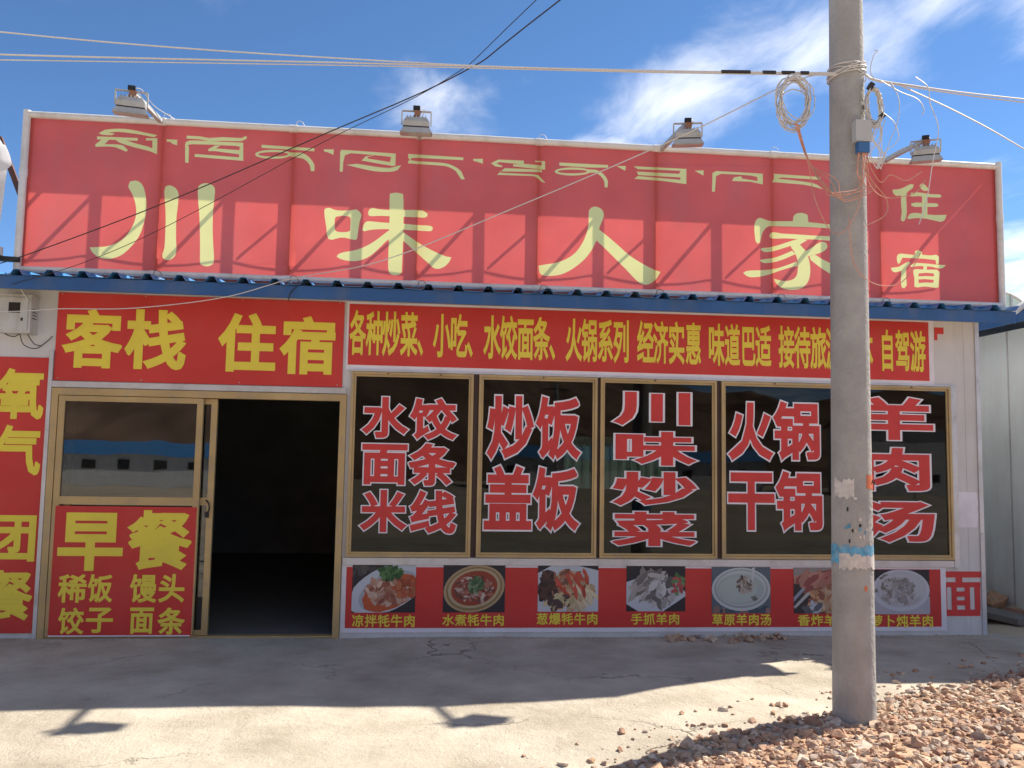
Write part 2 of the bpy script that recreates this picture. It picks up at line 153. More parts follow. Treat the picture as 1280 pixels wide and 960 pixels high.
D_SIGN_TIB = [[[(-2.7957,4.1716),(-2.7493,4.2033),(-2.6447,4.2205),(-2.5388,4.2185),(-2.4317,4.2002),(-2.3213,4.1821),(-2.3462,4.1644),(-2.4457,4.1783),(-2.5523,4.1885),(-2.6432,4.1931),(-2.7181,4.184),(-2.6649,4.1757),(-2.6868,4.1616),(-2.762,4.1606)]],[[(-2.8062,4.1452),(-2.4775,4.149),(-2.4793,4.1247),(-2.8048,4.1195)]],[[(-2.7602,4.1285),(-2.8172,4.0738),(-2.8131,4.0547),(-2.7265,4.0627),(-2.651,4.0587),(-2.5663,4.0262),(-2.552,4.0399),(-2.5918,4.0781),(-2.6675,4.0852),(-2.7425,4.0811),(-2.7002,4.1318)]],[[(-2.67,4.1302),(-2.6098,4.1336),(-2.4871,4.1),(-2.3951,4.0808),(-2.3565,4.0667),(-2.3599,4.1345),(-2.4129,4.1316),(-2.4109,4.1511),(-2.3199,4.1562),(-2.316,4.0171),(-2.3779,4.0413),(-2.5005,4.0669),(-2.6231,4.1006)]],[[(-2.2435,4.1507),(-2.158,4.1522),(-2.1572,4.1035),(-2.199,4.1158),(-2.2151,4.1312),(-2.2424,4.1296)]],[[(-2.0834,4.1921),(-1.9729,4.1918),(-1.8954,4.1814),(-1.7881,4.1956),(-1.6332,4.196),(-1.6107,4.2137),(-1.5872,4.2101),(-1.5895,4.1903),(-1.632,4.1683),(-1.7866,4.163),(-1.8942,4.1538),(-1.9717,4.1658),(-2.0822,4.1662)]],[[(-2.0845,3.9582),(-2.0919,4.1136),(-2.0704,4.144),(-2.0018,4.1543),(-1.616,4.156),(-1.6092,3.9979),(-2.0105,4.0124),(-2.0086,4.0368),(-1.6446,4.027),(-1.6457,4.0531),(-1.8442,4.0701),(-1.8979,4.0672),(-1.9032,4.0832),(-1.8464,4.1189),(-1.8002,4.1214),(-1.8422,4.0947),(-1.6441,4.0891),(-1.6448,4.1054),(-1.6689,4.1237),(-2.0309,4.1202),(-2.0602,4.0909),(-2.0568,3.9564)]],[[(-1.4632,4.1464),(-1.0209,4.1393),(-1.0199,4.113),(-1.1616,4.1152),(-1.4621,4.1202)]],[[(-1.2391,4.0913),(-1.1295,4.0956),(-1.0572,4.055),(-1.0155,3.9914),(-1.0136,3.9389),(-1.0419,3.9375),(-1.0548,3.9894),(-1.1118,4.0439),(-1.23,4.0589)]],[[(-1.2119,4.0763),(-1.2189,4.0638),(-1.24,4.0517),(-1.2732,4.0412),(-1.3151,4.0334),(-1.3618,4.029),(-1.4085,4.0284),(-1.4507,4.0317),(-1.4844,4.0386),(-1.5062,4.0484),(-1.5141,4.0601),(-1.5072,4.0726),(-1.4863,4.0847),(-1.4533,4.0952),(-1.4115,4.103),(-1.3649,4.1075),(-1.3181,4.1081),(-1.2756,4.1048),(-1.2418,4.0979),(-1.2198,4.0881)],[(-1.2385,4.0749),(-1.2444,4.0685),(-1.2619,4.0621),(-1.2894,4.0562),(-1.3241,4.0516),(-1.3625,4.0486),(-1.4011,4.0475),(-1.4358,4.0484),(-1.4635,4.0513),(-1.4814,4.0558),(-1.4877,4.0615),(-1.4819,4.0679),(-1.4645,4.0743),(-1.4371,4.0802),(-1.4026,4.0848),(-1.3641,4.0878),(-1.3255,4.089),(-1.2906,4.088),(-1.2628,4.0852),(-1.2448,4.0807)]],[[(-0.9433,4.1343),(-0.8574,4.1389),(-0.8593,4.0902),(-0.9103,4.1118),(-0.9373,4.1159)]],[[(-0.8006,3.9456),(-0.8028,4.1175),(-0.7765,4.1377),(-0.6774,4.1374),(-0.3292,4.1299),(-0.3303,4.0394),(-0.357,4.0192),(-0.5843,4.0486),(-0.6205,4.0523),(-0.5857,4.0917),(-0.4957,4.1096),(-0.5674,4.087),(-0.567,4.0739),(-0.3761,4.0521),(-0.3683,4.0976),(-0.4048,4.1013),(-0.7127,4.113),(-0.7624,4.0916),(-0.7745,4.0255),(-0.7755,3.9469)]],[[(-0.7452,4.0083),(-0.6557,4.0223),(-0.5107,4.0056),(-0.3836,3.999),(-0.3116,4.0216),(-0.279,4.0289),(-0.3105,3.984),(-0.3826,3.9653),(-0.5094,3.9644),(-0.6365,3.9859)]],[[(-0.2236,4.1337),(-0.1779,4.1323),(0.2543,4.127),(0.2549,4.1024),(-0.1496,4.1017),(-0.1949,4.088),(-0.2039,4.08),(-0.1488,4.0716),(0.0712,4.0699),(0.1638,4.0502),(0.2386,4.0029),(0.2716,3.9327),(0.2402,3.9311),(0.1926,4.0006),(0.1273,4.035),(0.0535,4.0444),(-0.2213,4.0489),(-0.2218,4.0677),(-0.2093,4.0797),(-0.2227,4.1016)]],[[(0.3378,4.1182),(0.4249,4.1247),(0.4258,4.0791),(0.3754,4.0954),(0.3437,4.1014)]],[[(0.4963,4.0885),(0.5608,4.1243),(0.7851,4.1266),(0.7856,4.098),(0.9454,4.091),(0.9412,4.1214),(0.8847,4.1185),(0.8846,4.1299),(0.973,4.1308),(0.9741,4.0542),(0.6924,4.0702),(0.6921,4.0892),(0.7575,4.0927),(0.5705,4.1019),(0.5428,4.089),(0.5991,4.0691),(0.59,4.0572),(0.534,4.0619)]],[[(0.6181,4.051),(0.9459,4.0528),(0.9462,4.0298),(0.572,4.0201),(0.5816,4.0073),(0.8714,4.0069),(0.928,3.9907),(0.9777,3.9359),(0.9437,3.9438),(0.8905,3.985),(0.8341,3.9916),(0.5503,3.9867)]],[[(1.3764,4.0592),(1.3687,4.0476),(1.3461,4.0362),(1.311,4.0263),(1.2667,4.0189),(1.2176,4.0146),(1.1686,4.0139),(1.1244,4.0168),(1.0892,4.0231),(1.0666,4.032),(1.0588,4.0429),(1.0663,4.0545),(1.0887,4.0658),(1.1236,4.0757),(1.1678,4.0832),(1.2168,4.0875),(1.2659,4.0883),(1.3104,4.0854),(1.3457,4.0791),(1.3685,4.0701)],[(1.3487,4.0578),(1.3423,4.0522),(1.3237,4.0464),(1.2946,4.0411),(1.258,4.0368),(1.2174,4.0339),(1.1769,4.0327),(1.1403,4.0332),(1.1113,4.0355),(1.0926,4.0393),(1.0862,4.0443),(1.0925,4.0499),(1.111,4.0557),(1.14,4.0609),(1.1765,4.0653),(1.217,4.0682),(1.2576,4.0695),(1.2943,4.0689),(1.3235,4.0666),(1.3422,4.0628)]],[[(1.0999,4.1265),(1.5358,4.1257),(1.536,4.102),(1.3441,4.0941),(1.1003,4.0986)]],[[(1.3443,4.0791),(1.4294,4.077),(1.4937,4.0438),(1.5369,3.9814),(1.5331,3.9232),(1.5075,3.9219),(1.505,3.969),(1.4726,4.0212),(1.419,4.0507),(1.3552,4.0474)]],[[(1.6107,4.121),(1.6965,4.1254),(1.6925,4.082),(1.6537,4.0994)]],[[(1.7674,4.127),(2.248,4.1281),(2.248,3.989),(2.0311,4.0063),(1.7723,4.0127),(1.8044,4.0402),(2.1937,4.0253),(2.1936,4.047),(1.8108,4.0492),(1.7935,4.0807),(2.1827,4.079),(2.1936,4.1079),(1.8041,4.1029)]],[[(2.3243,4.1146),(2.4073,4.1233),(2.4051,4.0752),(2.357,4.0989)]],[[(2.4835,3.9311),(2.4883,4.1012),(2.5213,4.1226),(2.9558,4.1208),(2.9551,4.0199),(2.8401,4.0404),(2.6681,4.0383),(2.6859,4.072),(2.7521,4.0863),(2.763,4.065),(2.9066,4.0503),(2.9024,4.0874),(2.8405,4.0974),(2.5651,4.0986),(2.5211,4.0745),(2.5098,3.9324)]],[[(3.0581,4.1239),(3.4987,4.1177),(3.4983,4.0911),(3.129,4.0945),(3.0955,4.0818),(3.3521,4.0661),(3.464,4.0453),(3.5263,4.0042),(3.4636,4.0166),(3.3294,4.0386),(3.0396,4.046),(3.0577,4.0799)]]]
D_NOODLE = [(4.7128,0.514,5.0849,0.5672),(4.8107,0.4714,4.8713,0.5139),(4.716,0.427,5.0453,0.4715),(4.712,0.1704,4.7211,0.4267),(4.7183,0.1702,5.0376,0.2261),(4.7673,0.2261,4.8152,0.4268),(4.8951,0.226,4.9408,0.4271),(4.9888,0.226,5.0415,0.4273),(4.8163,0.3423,4.8962,0.3888),(4.8141,0.2651,4.8939,0.3095),(4.818,0.4238,4.8979,0.427)]


# ---------------------------------------------------------------- materials
def material(name, base, rough=0.6, spec=0.4, metal=0.0, var=0.12, vscale=3.0, bump=0.0, bscale=40.0,
             dirt=None, dirt_amt=0.0, dscale=1.2, attr=None, trans=0.0, streak=0.0):
    mt = bpy.data.materials.new(name)
    mt.use_nodes = True
    nt = mt.node_tree
    b = nt.nodes['Principled BSDF']
    L = nt.links.new
    tcn = nt.nodes.new('ShaderNodeTexCoord')
    geo = nt.nodes.new('ShaderNodeNewGeometry')
    P = geo.outputs['Position']
    n1 = nt.nodes.new('ShaderNodeTexNoise')
    n1.inputs['Scale'].default_value = vscale
    n1.inputs['Detail'].default_value = 6
    L(P, n1.inputs['Vector'])
    mrn = nt.nodes.new('ShaderNodeMapRange')
    mrn.inputs['From Min'].default_value = 0.3
    mrn.inputs['From Max'].default_value = 0.7
    mrn.inputs['To Min'].default_value = 1 - var
    mrn.inputs['To Max'].default_value = 1 + var
    L(n1.outputs['Fac'], mrn.inputs['Value'])
    mul = nt.nodes.new('ShaderNodeVectorMath'); mul.operation = 'SCALE'
    if attr:
        a = nt.nodes.new('ShaderNodeAttribute'); a.attribute_name = attr
        L(a.outputs['Color'], mul.inputs[0])
    else:
        mul.inputs[0].default_value = base[:3]
    L(mrn.outputs[0], mul.inputs['Scale'])
    col = mul.outputs[0]
    if dirt is not None:
        n2 = nt.nodes.new('ShaderNodeTexNoise')
        n2.inputs['Scale'].default_value = dscale
        n2.inputs['Detail'].default_value = 9
        n2.inputs['Roughness'].default_value = 0.65
        if streak:
            mp = nt.nodes.new('ShaderNodeMapping')
            mp.inputs['Scale'].default_value = (1, 1, 1 - streak)
            L(P, mp.inputs[0]); L(mp.outputs[0], n2.inputs['Vector'])
        else:
            L(P, n2.inputs['Vector'])
        r2 = nt.nodes.new('ShaderNodeMapRange')
        r2.inputs['From Min'].default_value = 0.48
        r2.inputs['From Max'].default_value = 0.72
        r2.inputs['To Max'].default_value = dirt_amt
        L(n2.outputs['Fac'], r2.inputs['Value'])
        mx = nt.nodes.new('ShaderNodeMix'); mx.data_type = 'RGBA'
        L(r2.outputs[0], mx.inputs['Factor'])
        L(col, mx.inputs['A']); mx.inputs['B'].default_value = (*dirt[:3], 1)
        col = mx.outputs['Result']
    L(col, b.inputs['Base Color'])
    b.inputs['Roughness'].default_value = rough
    b.inputs['Specular IOR Level'].default_value = spec
    b.inputs['Metallic'].default_value = metal
    if bump:
        n3 = nt.nodes.new('ShaderNodeTexNoise')
        n3.inputs['Scale'].default_value = bscale
        n3.inputs['Detail'].default_value = 8
        L(P, n3.inputs['Vector'])
        bp = nt.nodes.new('ShaderNodeBump')
        bp.inputs['Strength'].default_value = bump
        bp.inputs['Distance'].default_value = 0.01
        L(n3.outputs['Fac'], bp.inputs['Height'])
        L(bp.outputs[0], b.inputs['Normal'])
    if trans:
        out = nt.nodes['Material Output']
        tr = nt.nodes.new('ShaderNodeBsdfTranslucent')
        L(col, tr.inputs['Color'])
        ms = nt.nodes.new('ShaderNodeMixShader'); ms.inputs[0].default_value = trans
        L(b.outputs[0], ms.inputs[1]); L(tr.outputs[0], ms.inputs[2])
        L(ms.outputs[0], out.inputs[0])
    return mt

def glass_material(name, tint, ior=1.75, dirt=0.06):
    mt = bpy.data.materials.new(name); mt.use_nodes = True
    nt = mt.node_tree; nt.nodes.clear(); L = nt.links.new
    out = nt.nodes.new('ShaderNodeOutputMaterial')
    tr = nt.nodes.new('ShaderNodeBsdfTransparent'); tr.inputs[0].default_value = (*tint, 1)
    gl = nt.nodes.new('ShaderNodeBsdfGlossy'); gl.inputs['Roughness'].default_value = 0.015
    gl.inputs['Color'].default_value = (0.95, 0.97, 1, 1)
    fr = nt.nodes.new('ShaderNodeFresnel'); fr.inputs['IOR'].default_value = ior
    mx = nt.nodes.new('ShaderNodeMixShader')
    L(fr.outputs[0], mx.inputs[0]); L(tr.outputs[0], mx.inputs[1]); L(gl.outputs[0], mx.inputs[2])
    geo = nt.nodes.new('ShaderNodeNewGeometry')
    n = nt.nodes.new('ShaderNodeTexNoise'); n.inputs['Scale'].default_value = 2.2; n.inputs['Detail'].default_value = 8
    L(geo.outputs['Position'], n.inputs['Vector'])
    r = nt.nodes.new('ShaderNodeMapRange'); r.inputs['From Min'].default_value = 0.35; r.inputs['From Max'].default_value = 0.8
    r.inputs['To Max'].default_value = dirt
    L(n.outputs['Fac'], r.inputs['Value'])
    df = nt.nodes.new('ShaderNodeBsdfDiffuse'); df.inputs['Color'].default_value = (0.38, 0.34, 0.28, 1)
    m2 = nt.nodes.new('ShaderNodeMixShader')
    L(r.outputs[0], m2.inputs[0]); L(mx.outputs[0], m2.inputs[1]); L(df.outputs[0], m2.inputs[2])
    bw = nt.nodes.new('ShaderNodeTexNoise'); bw.inputs['Scale'].default_value = 1.3
    L(geo.outputs['Position'], bw.inputs['Vector'])
    bp = nt.nodes.new('ShaderNodeBump'); bp.inputs['Strength'].default_value = 0.08; bp.inputs['Distance'].default_value = 0.02
    L(bw.outputs['Fac'], bp.inputs['Height']); L(bp.outputs[0], gl.inputs['Normal'])
    L(m2.outputs[0], out.inputs[0])
    return mt

def concrete_ground(name):
    mt = bpy.data.materials.new(name); mt.use_nodes = True
    nt = mt.node_tree; L = nt.links.new; b = nt.nodes['Principled BSDF']
    geo = nt.nodes.new('ShaderNodeNewGeometry'); P = geo.outputs['Position']
    def N(scale, det=8, rough=0.6, dist=0.0):
        n = nt.nodes.new('ShaderNodeTexNoise'); n.inputs['Scale'].default_value = scale
        n.inputs['Detail'].default_value = det; n.inputs['Roughness'].default_value = rough
        n.inputs['Distortion'].default_value = dist
        L(P, n.inputs['Vector']); return n
    cr = nt.nodes.new('ShaderNodeValToRGB')
    e = cr.color_ramp.elements
    e[0].position = 0.3; e[0].color = (0.37, 0.315, 0.24, 1)
    e[1].position = 0.68; e[1].color = (0.61, 0.55, 0.44, 1)
    L(N(1.6, 9, 0.62).outputs['Fac'], cr.inputs[0])
    # small chips and dark specks
    sp = nt.nodes.new('ShaderNodeValToRGB')
    sp.color_ramp.elements[0].position = 0.63; sp.color_ramp.elements[0].color = (0, 0, 0, 1)
    sp.color_ramp.elements[1].position = 0.72; sp.color_ramp.elements[1].color = (1, 1, 1, 1)
    L(N(24, 3, 0.6, 1.2).outputs['Fac'], sp.inputs[0])
    gate = nt.nodes.new('ShaderNodeMapRange'); gate.inputs['From Min'].default_value = 0.45; gate.inputs['From Max'].default_value = 0.62
    L(N(2.7, 4).outputs['Fac'], gate.inputs['Value'])
    mg = nt.nodes.new('ShaderNodeMath'); mg.operation = 'MULTIPLY'
    L(sp.outputs[0], mg.inputs[0]); L(gate.outputs[0], mg.inputs[1])
    mx = nt.nodes.new('ShaderNodeMix'); mx.data_type = 'RGBA'
    mf = nt.nodes.new('ShaderNodeMath'); mf.operation = 'MULTIPLY'; mf.inputs[1].default_value = 0.65
    L(mg.outputs[0], mf.inputs[0]); L(mf.outputs[0], mx.inputs['Factor'])
    L(cr.outputs[0], mx.inputs['A']); mx.inputs['B'].default_value = (0.17, 0.13, 0.09, 1)
    # cracks
    nd = N(1.7, 5, 0.7)
    ms = nt.nodes.new('ShaderNodeVectorMath'); ms.operation = 'SCALE'; ms.inputs['Scale'].default_value = 0.55
    L(nd.outputs['Color'], ms.inputs[0])
    ad = nt.nodes.new('ShaderNodeVectorMath'); ad.operation = 'ADD'
    L(P, ad.inputs[0]); L(ms.outputs[0], ad.inputs[1])
    vo = nt.nodes.new('ShaderNodeTexVoronoi'); vo.feature = 'DISTANCE_TO_EDGE'; vo.inputs['Scale'].default_value = 0.62
    L(ad.outputs[0], vo.inputs['Vector'])
    ck = nt.nodes.new('ShaderNodeMapRange'); ck.inputs['From Min'].default_value = 0.0; ck.inputs['From Max'].default_value = 0.012
    ck.inputs['To Min'].default_value = 1; ck.inputs['To Max'].default_value = 0
    L(vo.outputs['Distance'], ck.inputs['Value'])
    cg = nt.nodes.new('ShaderNodeMapRange'); cg.inputs['From Min'].default_value = 0.47; cg.inputs['From Max'].default_value = 0.64
    L(N(0.9, 5).outputs['Fac'], cg.inputs['Value'])
    cm = nt.nodes.new('ShaderNodeMath'); cm.operation = 'MULTIPLY'
    L(ck.outputs[0], cm.inputs[0]); L(cg.outputs[0], cm.inputs[1])
    m2 = nt.nodes.new('ShaderNodeMix'); m2.data_type = 'RGBA'
    c2 = nt.nodes.new('ShaderNodeMath'); c2.operation = 'MULTIPLY'; c2.inputs[1].default_value = 0.85
    L(cm.outputs[0], c2.inputs[0]); L(c2.outputs[0], m2.inputs['Factor'])
    L(mx.outputs['Result'], m2.inputs['A']); m2.inputs['B'].default_value = (0.13, 0.10, 0.07, 1)
    L(m2.outputs['Result'], b.inputs['Base Color'])
    b.inputs['Roughness'].default_value = 0.9; b.inputs['Specular IOR Level'].default_value = 0.2
    # relief
    h1 = nt.nodes.new('ShaderNodeMath'); h1.operation = 'MULTIPLY_ADD'
    L(N(7, 9, 0.68, 0.15).outputs['Fac'], h1.inputs[0]); h1.inputs[1].default_value = 1.0
    hm = nt.nodes.new('ShaderNodeMath'); hm.operation = 'MULTIPLY'; hm.inputs[1].default_value = -0.7
    L(cm.outputs[0], hm.inputs[0]); L(hm.outputs[0], h1.inputs[2])
    h2 = nt.nodes.new('ShaderNodeMath'); h2.operation = 'MULTIPLY_ADD'; h2.inputs[1].default_value = 0.4
    L(N(60, 6, 0.7).outputs['Fac'], h2.inputs[0]); L(h1.outputs[0], h2.inputs[2])
    bp = nt.nodes.new('ShaderNodeBump'); bp.inputs['Strength'].default_value = 0.7; bp.inputs['Distance'].default_value = 0.03
    L(h2.outputs[0], bp.inputs['Height']); L(bp.outputs[0], b.inputs['Normal'])
    return mt

M = {}
M['wall'] = material('grey_wall_panel', (0.60, 0.585, 0.575), 0.5, dirt=(0.25, 0.2, 0.15), dirt_amt=0.35, dscale=2.0, streak=0.8, bump=0.1, bscale=12, var=0.06)
M['trim'] = material('pale_aluminium', (0.55, 0.55, 0.57), 0.38, metal=0.35, dirt=(0.3, 0.26, 0.2), dirt_amt=0.5, dscale=5, var=0.1)
M['gold'] = material('bronze_gold_aluminium', (0.46, 0.325, 0.15), 0.42, metal=0.2, dirt=(0.33, 0.27, 0.20), dirt_amt=0.6, dscale=9, var=0.15)
M['brown'] = material('dark_brown_post', (0.055, 0.03, 0.025), 0.6)
M['blue'] = material('blue_painted_steel', (0.025, 0.10, 0.27), 0.45, dirt=(0.16, 0.16, 0.16), dirt_amt=0.4, dscale=4, streak=0.6)
M['roof'] = material('blue_roof_sheet', (0.05, 0.22, 0.48), 0.4, dirt=(0.3, 0.25, 0.2), dirt_amt=0.5, dscale=3)
M['red'] = material('red_banner_print', (0.58, 0.045, 0.038), 0.5, spec=0.3, var=0.10, vscale=1.5, bump=0.5, bscale=3.5, dirt=(0.36, 0.12, 0.09), dirt_amt=0.2, dscale=3)
M['yellow'] = material('yellow_print', (0.80, 0.64, 0.07), 0.5, spec=0.3, var=0.06, dirt=(0.4, 0.28, 0.1), dirt_amt=0.2, dscale=6)
M['white_print'] = material('white_print', (0.76, 0.73, 0.78), 0.55, spec=0.3, var=0.05, dirt=(0.4, 0.36, 0.33), dirt_amt=0.3, dscale=4)
M['sticker_red'] = material('red_window_sticker', (0.60, 0.05, 0.045), 0.5, spec=0.3, var=0.08, vscale=6)
M['sign_red'] = material('translucent_red_sign_fabric', (0.86, 0.155, 0.135), 0.55, spec=0.25, var=0.09, vscale=2, bump=0.25, bscale=4, dirt=(0.62, 0.2, 0.19), dirt_amt=0.35, dscale=2.5, trans=0.5, streak=0.5)
M['sign_yellow'] = material('translucent_yellow_sign_print', (0.92, 0.86, 0.36), 0.55, spec=0.25, var=0.04, trans=0.5)
M['pipe'] = material('white_plastic_pipe', (0.72, 0.70, 0.66), 0.4, dirt=(0.42, 0.36, 0.28), dirt_amt=0.5, dscale=7, var=0.06)
M['steel'] = material('rusty_steel_tube', (0.13, 0.065, 0.05), 0.6, dirt=(0.3, 0.12, 0.05), dirt_amt=0.6, dscale=12)
M['plate'] = material('white_top_plate', (0.62, 0.60, 0.58), 0.6)
M['lamp'] = material('grey_cast_lamp_housing', (0.50, 0.50, 0.47), 0.45, metal=0.3, dirt=(0.25, 0.22, 0.18), dirt_amt=0.4, dscale=14)
M['lamp_black'] = material('black_plastic', (0.015, 0.015, 0.017), 0.5)
M['lamp_copper'] = material('brown_ballast', (0.30, 0.14, 0.08), 0.5)
M['lamp_glass'] = material('frosted_lamp_glass', (0.42, 0.43, 0.42), 0.15)
M['pole'] = material('cast_concrete_pole', (0.375, 0.36, 0.335), 0.88, spec=0.2, var=0.14, vscale=5, bump=0.9, bscale=42, dirt=(0.22, 0.20, 0.185), dirt_amt=0.4, dscale=5.5, streak=0.55)
M['pole_blue'] = material('faded_blue_paper', (0.10, 0.33, 0.50), 0.8, var=0.3, vscale=25, dirt=(0.5, 0.45, 0.38), dirt_amt=0.75, dscale=22)
M['paper'] = material('torn_white_paper', (0.62, 0.57, 0.52), 0.8, var=0.12, vscale=20, dirt=(0.36, 0.31, 0.26), dirt_amt=0.6, dscale=25)
M['orange'] = material('orange_sticker', (0.62, 0.16, 0.06), 0.6)
M['cable_white'] = material('white_cable', (0.62, 0.59, 0.55), 0.5, var=0.05, vscale=3)
M['cable_black'] = material('black_cable', (0.03, 0.025, 0.025), 0.5)
M['cable_orange'] = material('faded_orange_wire', (0.62, 0.30, 0.20), 0.5, var=0.2, vscale=20)
M['box_white'] = material('white_meter_box_paint', (0.52, 0.51, 0.48), 0.45, dirt=(0.3, 0.25, 0.18), dirt_amt=0.6, dscale=8, streak=0.7)
M['dark_glass'] = material('dark_meter_glass', (0.02, 0.02, 0.022), 0.1)
M['clear_box'] = material('grey_plastic_junction_box', (0.45, 0.44, 0.42), 0.3)
M['blue_plastic'] = material('blue_plastic', (0.04, 0.13, 0.32), 0.4)
M['cloth'] = material('white_cloth', (0.72, 0.72, 0.72), 0.8, trans=0.25, bump=0.2, bscale=8)
M['neighbour'] = material('pale_green_panel', (0.80, 0.87, 0.86), 0.5, dirt=(0.28, 0.25, 0.2), dirt_amt=0.3, dscale=1.6, streak=0.8, var=0.05)
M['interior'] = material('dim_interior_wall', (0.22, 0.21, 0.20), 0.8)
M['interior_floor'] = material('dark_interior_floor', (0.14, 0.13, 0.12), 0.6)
M['curtain'] = material('pale_green_curtain', (0.34, 0.46, 0.38), 0.8, trans=0.4, bump=0.1)
M['wood'] = material('dark_wood', (0.08, 0.045, 0.03), 0.5)
M['stone'] = material('broken_stone', (0.4, 0.3, 0.2), 0.92, spec=0.2, attr='Col', var=0.25, vscale=30, bump=0.5, bscale=70, dirt=(0.40, 0.27, 0.18), dirt_amt=0.6, dscale=14)
M['dirt'] = material('orange_brown_dirt', (0.44, 0.28, 0.175), 0.95, spec=0.15, var=0.3, vscale=7, bump=1.0, bscale=35, dirt=(0.54, 0.40, 0.285), dirt_amt=0.7, dscale=4)
M['soil'] = material('dry_tan_ground', (0.56, 0.46, 0.34), 0.95, spec=0.15, var=0.2, vscale=0.5, bump=0.5, bscale=12, dirt=(0.28, 0.21, 0.14), dirt_amt=0.6, dscale=0.2)
M['hill'] = material('brown_hillside', (0.20, 0.125, 0.085), 0.95, spec=0.1, var=0.5, vscale=0.12, dirt=(0.09, 0.06, 0.045), dirt_amt=0.9, dscale=0.2)
M['concrete'] = concrete_ground('poured_concrete')
M['photo'] = material('printed_food_photo', (1, 1, 1), 0.5, spec=0.3, attr='Col', var=0.05)
M['bluewhite'] = material('white_prefab_wall', (0.62, 0.62, 0.60), 0.5)
M['glass'] = glass_material('tinted_window_glass', (0.30, 0.33, 0.31), 1.36, 0.012)
M['door_glass'] = glass_material('door_glass', (0.42, 0.45, 0.44), 1.75, 0.03)
M['skylight'] = material('milky_skylight_sheet', (0.6, 0.68, 0.66), 0.3, trans=0.5)

# ---------------------------------------------------------------- mesh helpers
def wloc(o):
    v = Vector((0, 0, 0))
    while o is not None:
        v += o.location; o = o.parent
    return v

class MB:
    def __init__(s): s.v = []; s.f = []; s.mi = []; s.cols = []; s.cur = 0; s.col = None
    def face(s, idx):
        s.f.append(idx); s.mi.append(s.cur); s.cols.append(s.col)
    def box(s, x0, y0, z0, x1, y1, z1):
        if x0 > x1: x0, x1 = x1, x0
        if y0 > y1: y0, y1 = y1, y0
        if z0 > z1: z0, z1 = z1, z0
        b = len(s.v)
        s.v += [(x0,y0,z0),(x1,y0,z0),(x1,y1,z0),(x0,y1,z0),(x0,y0,z1),(x1,y0,z1),(x1,y1,z1),(x0,y1,z1)]
        for q in ((0,3,2,1),(4,5,6,7),(0,1,5,4),(1,2,6,5),(2,3,7,6),(3,0,4,7)): s.face([b+i for i in q])
        return s
    def bar(s, p, q, w, h=None, n=None):
        p, q = Vector(p), Vector(q); h = h or w
        d = (q-p).normalized()
        u = d.cross(Vector((0,0,1)))
        if u.length < 1e-3: u = Vector((1,0,0))
        u.normalize(); t = u.cross(d)
        b = len(s.v)
        for c in (p, q):
            for a, e in ((-1,-1),(1,-1),(1,1),(-1,1)): s.v.append(tuple(c+u*a*w/2+t*e*h/2))
        for k in ((3,2,1,0),(4,5,6,7),(0,1,5,4),(1,2,6,5),(2,3,7,6),(3,0,4,7)): s.face([b+i for i in k])
        return s
    def tube(s, pts, r, n=8, closed=False, caps=True):
        pts = [Vector(p) for p in pts]
        rs = r if isinstance(r, (list, tuple)) else [r]*len(pts)
        b = len(s.v); m_ = len(pts)
        prev = None
        for i, p in enumerate(pts):
            a = pts[(i-1) % m_] if (closed or i > 0) else p
            c = pts[(i+1) % m_] if (closed or i < m_-1) else p
            d = (c-a)
            if d.length < 1e-9: d = Vector((0,0,1))
            d.normalize()
            if prev is None:
                u = d.cross(Vector((0,0,1)))
                if u.length < 1e-2: u = d.cross(Vector((1,0,0)))
            else:
                u = prev - d*prev.dot(d)
            u.normalize(); prev = u; t = d.cross(u)
            for k in range(n):
                an = 2*PI*k/n
                s.v.append(tuple(p + (u*math.cos(an)+t*math.sin(an))*rs[i]))
        for i in range(m_ if closed else m_-1):
            j = (i+1) % m_
            for k in range(n):
                k2 = (k+1) % n
                s.face([b+i*n+k, b+i*n+k2, b+j*n+k2, b+j*n+k])
        if caps and not closed:
            s.face([b+k for k in range(n)][::-1]); s.face([b+(m_-1)*n+k for k in range(n)])
        return s
    def prism(s, ring, y0, y1):       # ring of (x, z), extruded along y
        b = len(s.v); n = len(ring)
        s.v += [(x, y0, z) for x, z in ring] + [(x, y1, z) for x, z in ring]
        s.face(list(range(b, b+n))); s.face(list(range(b+n, b+2*n))[::-1])
        for i in range(n):
            j = (i+1) % n; s.face([b+i, b+j, b+n+j, b+n+i][::-1])
        return s
    def poly(s, pts):
        b = len(s.v); s.v += [tuple(p) for p in pts]; s.face(list(range(b, b+len(pts)))); return s
    def build(s, name, mats, parent=None, smooth=False, me=None):
        if not isinstance(mats, (list, tuple)): mats = [mats]
        o3 = wloc(parent)
        me = bpy.data.meshes.new(name)
        me.from_pydata([tuple(Vector(v)-o3) for v in s.v], [], s.f)
        for q in mats: me.materials.append(q)
        me.polygons.foreach_set('material_index', s.mi)
        if any(c is not None for c in s.cols):
            ca = me.color_attributes.new('Col', 'FLOAT_COLOR', 'CORNER')
            i = 0
            for p, c in zip(me.polygons, s.cols):
                c = c or (0.5, 0.5, 0.5)
                for _ in range(p.loop_total):
                    ca.data[i].color = (c[0], c[1], c[2], 1); i += 1
        if smooth:
            me.polygons.foreach_set('use_smooth', [True]*len(me.polygons))
            try: me.set_sharp_from_angle(angle=math.radians(40))
            except Exception: pass
        me.update()
        o = bpy.data.objects.new(name, me)
        COL.objects.link(o)
        if parent: o.parent = parent
        return o

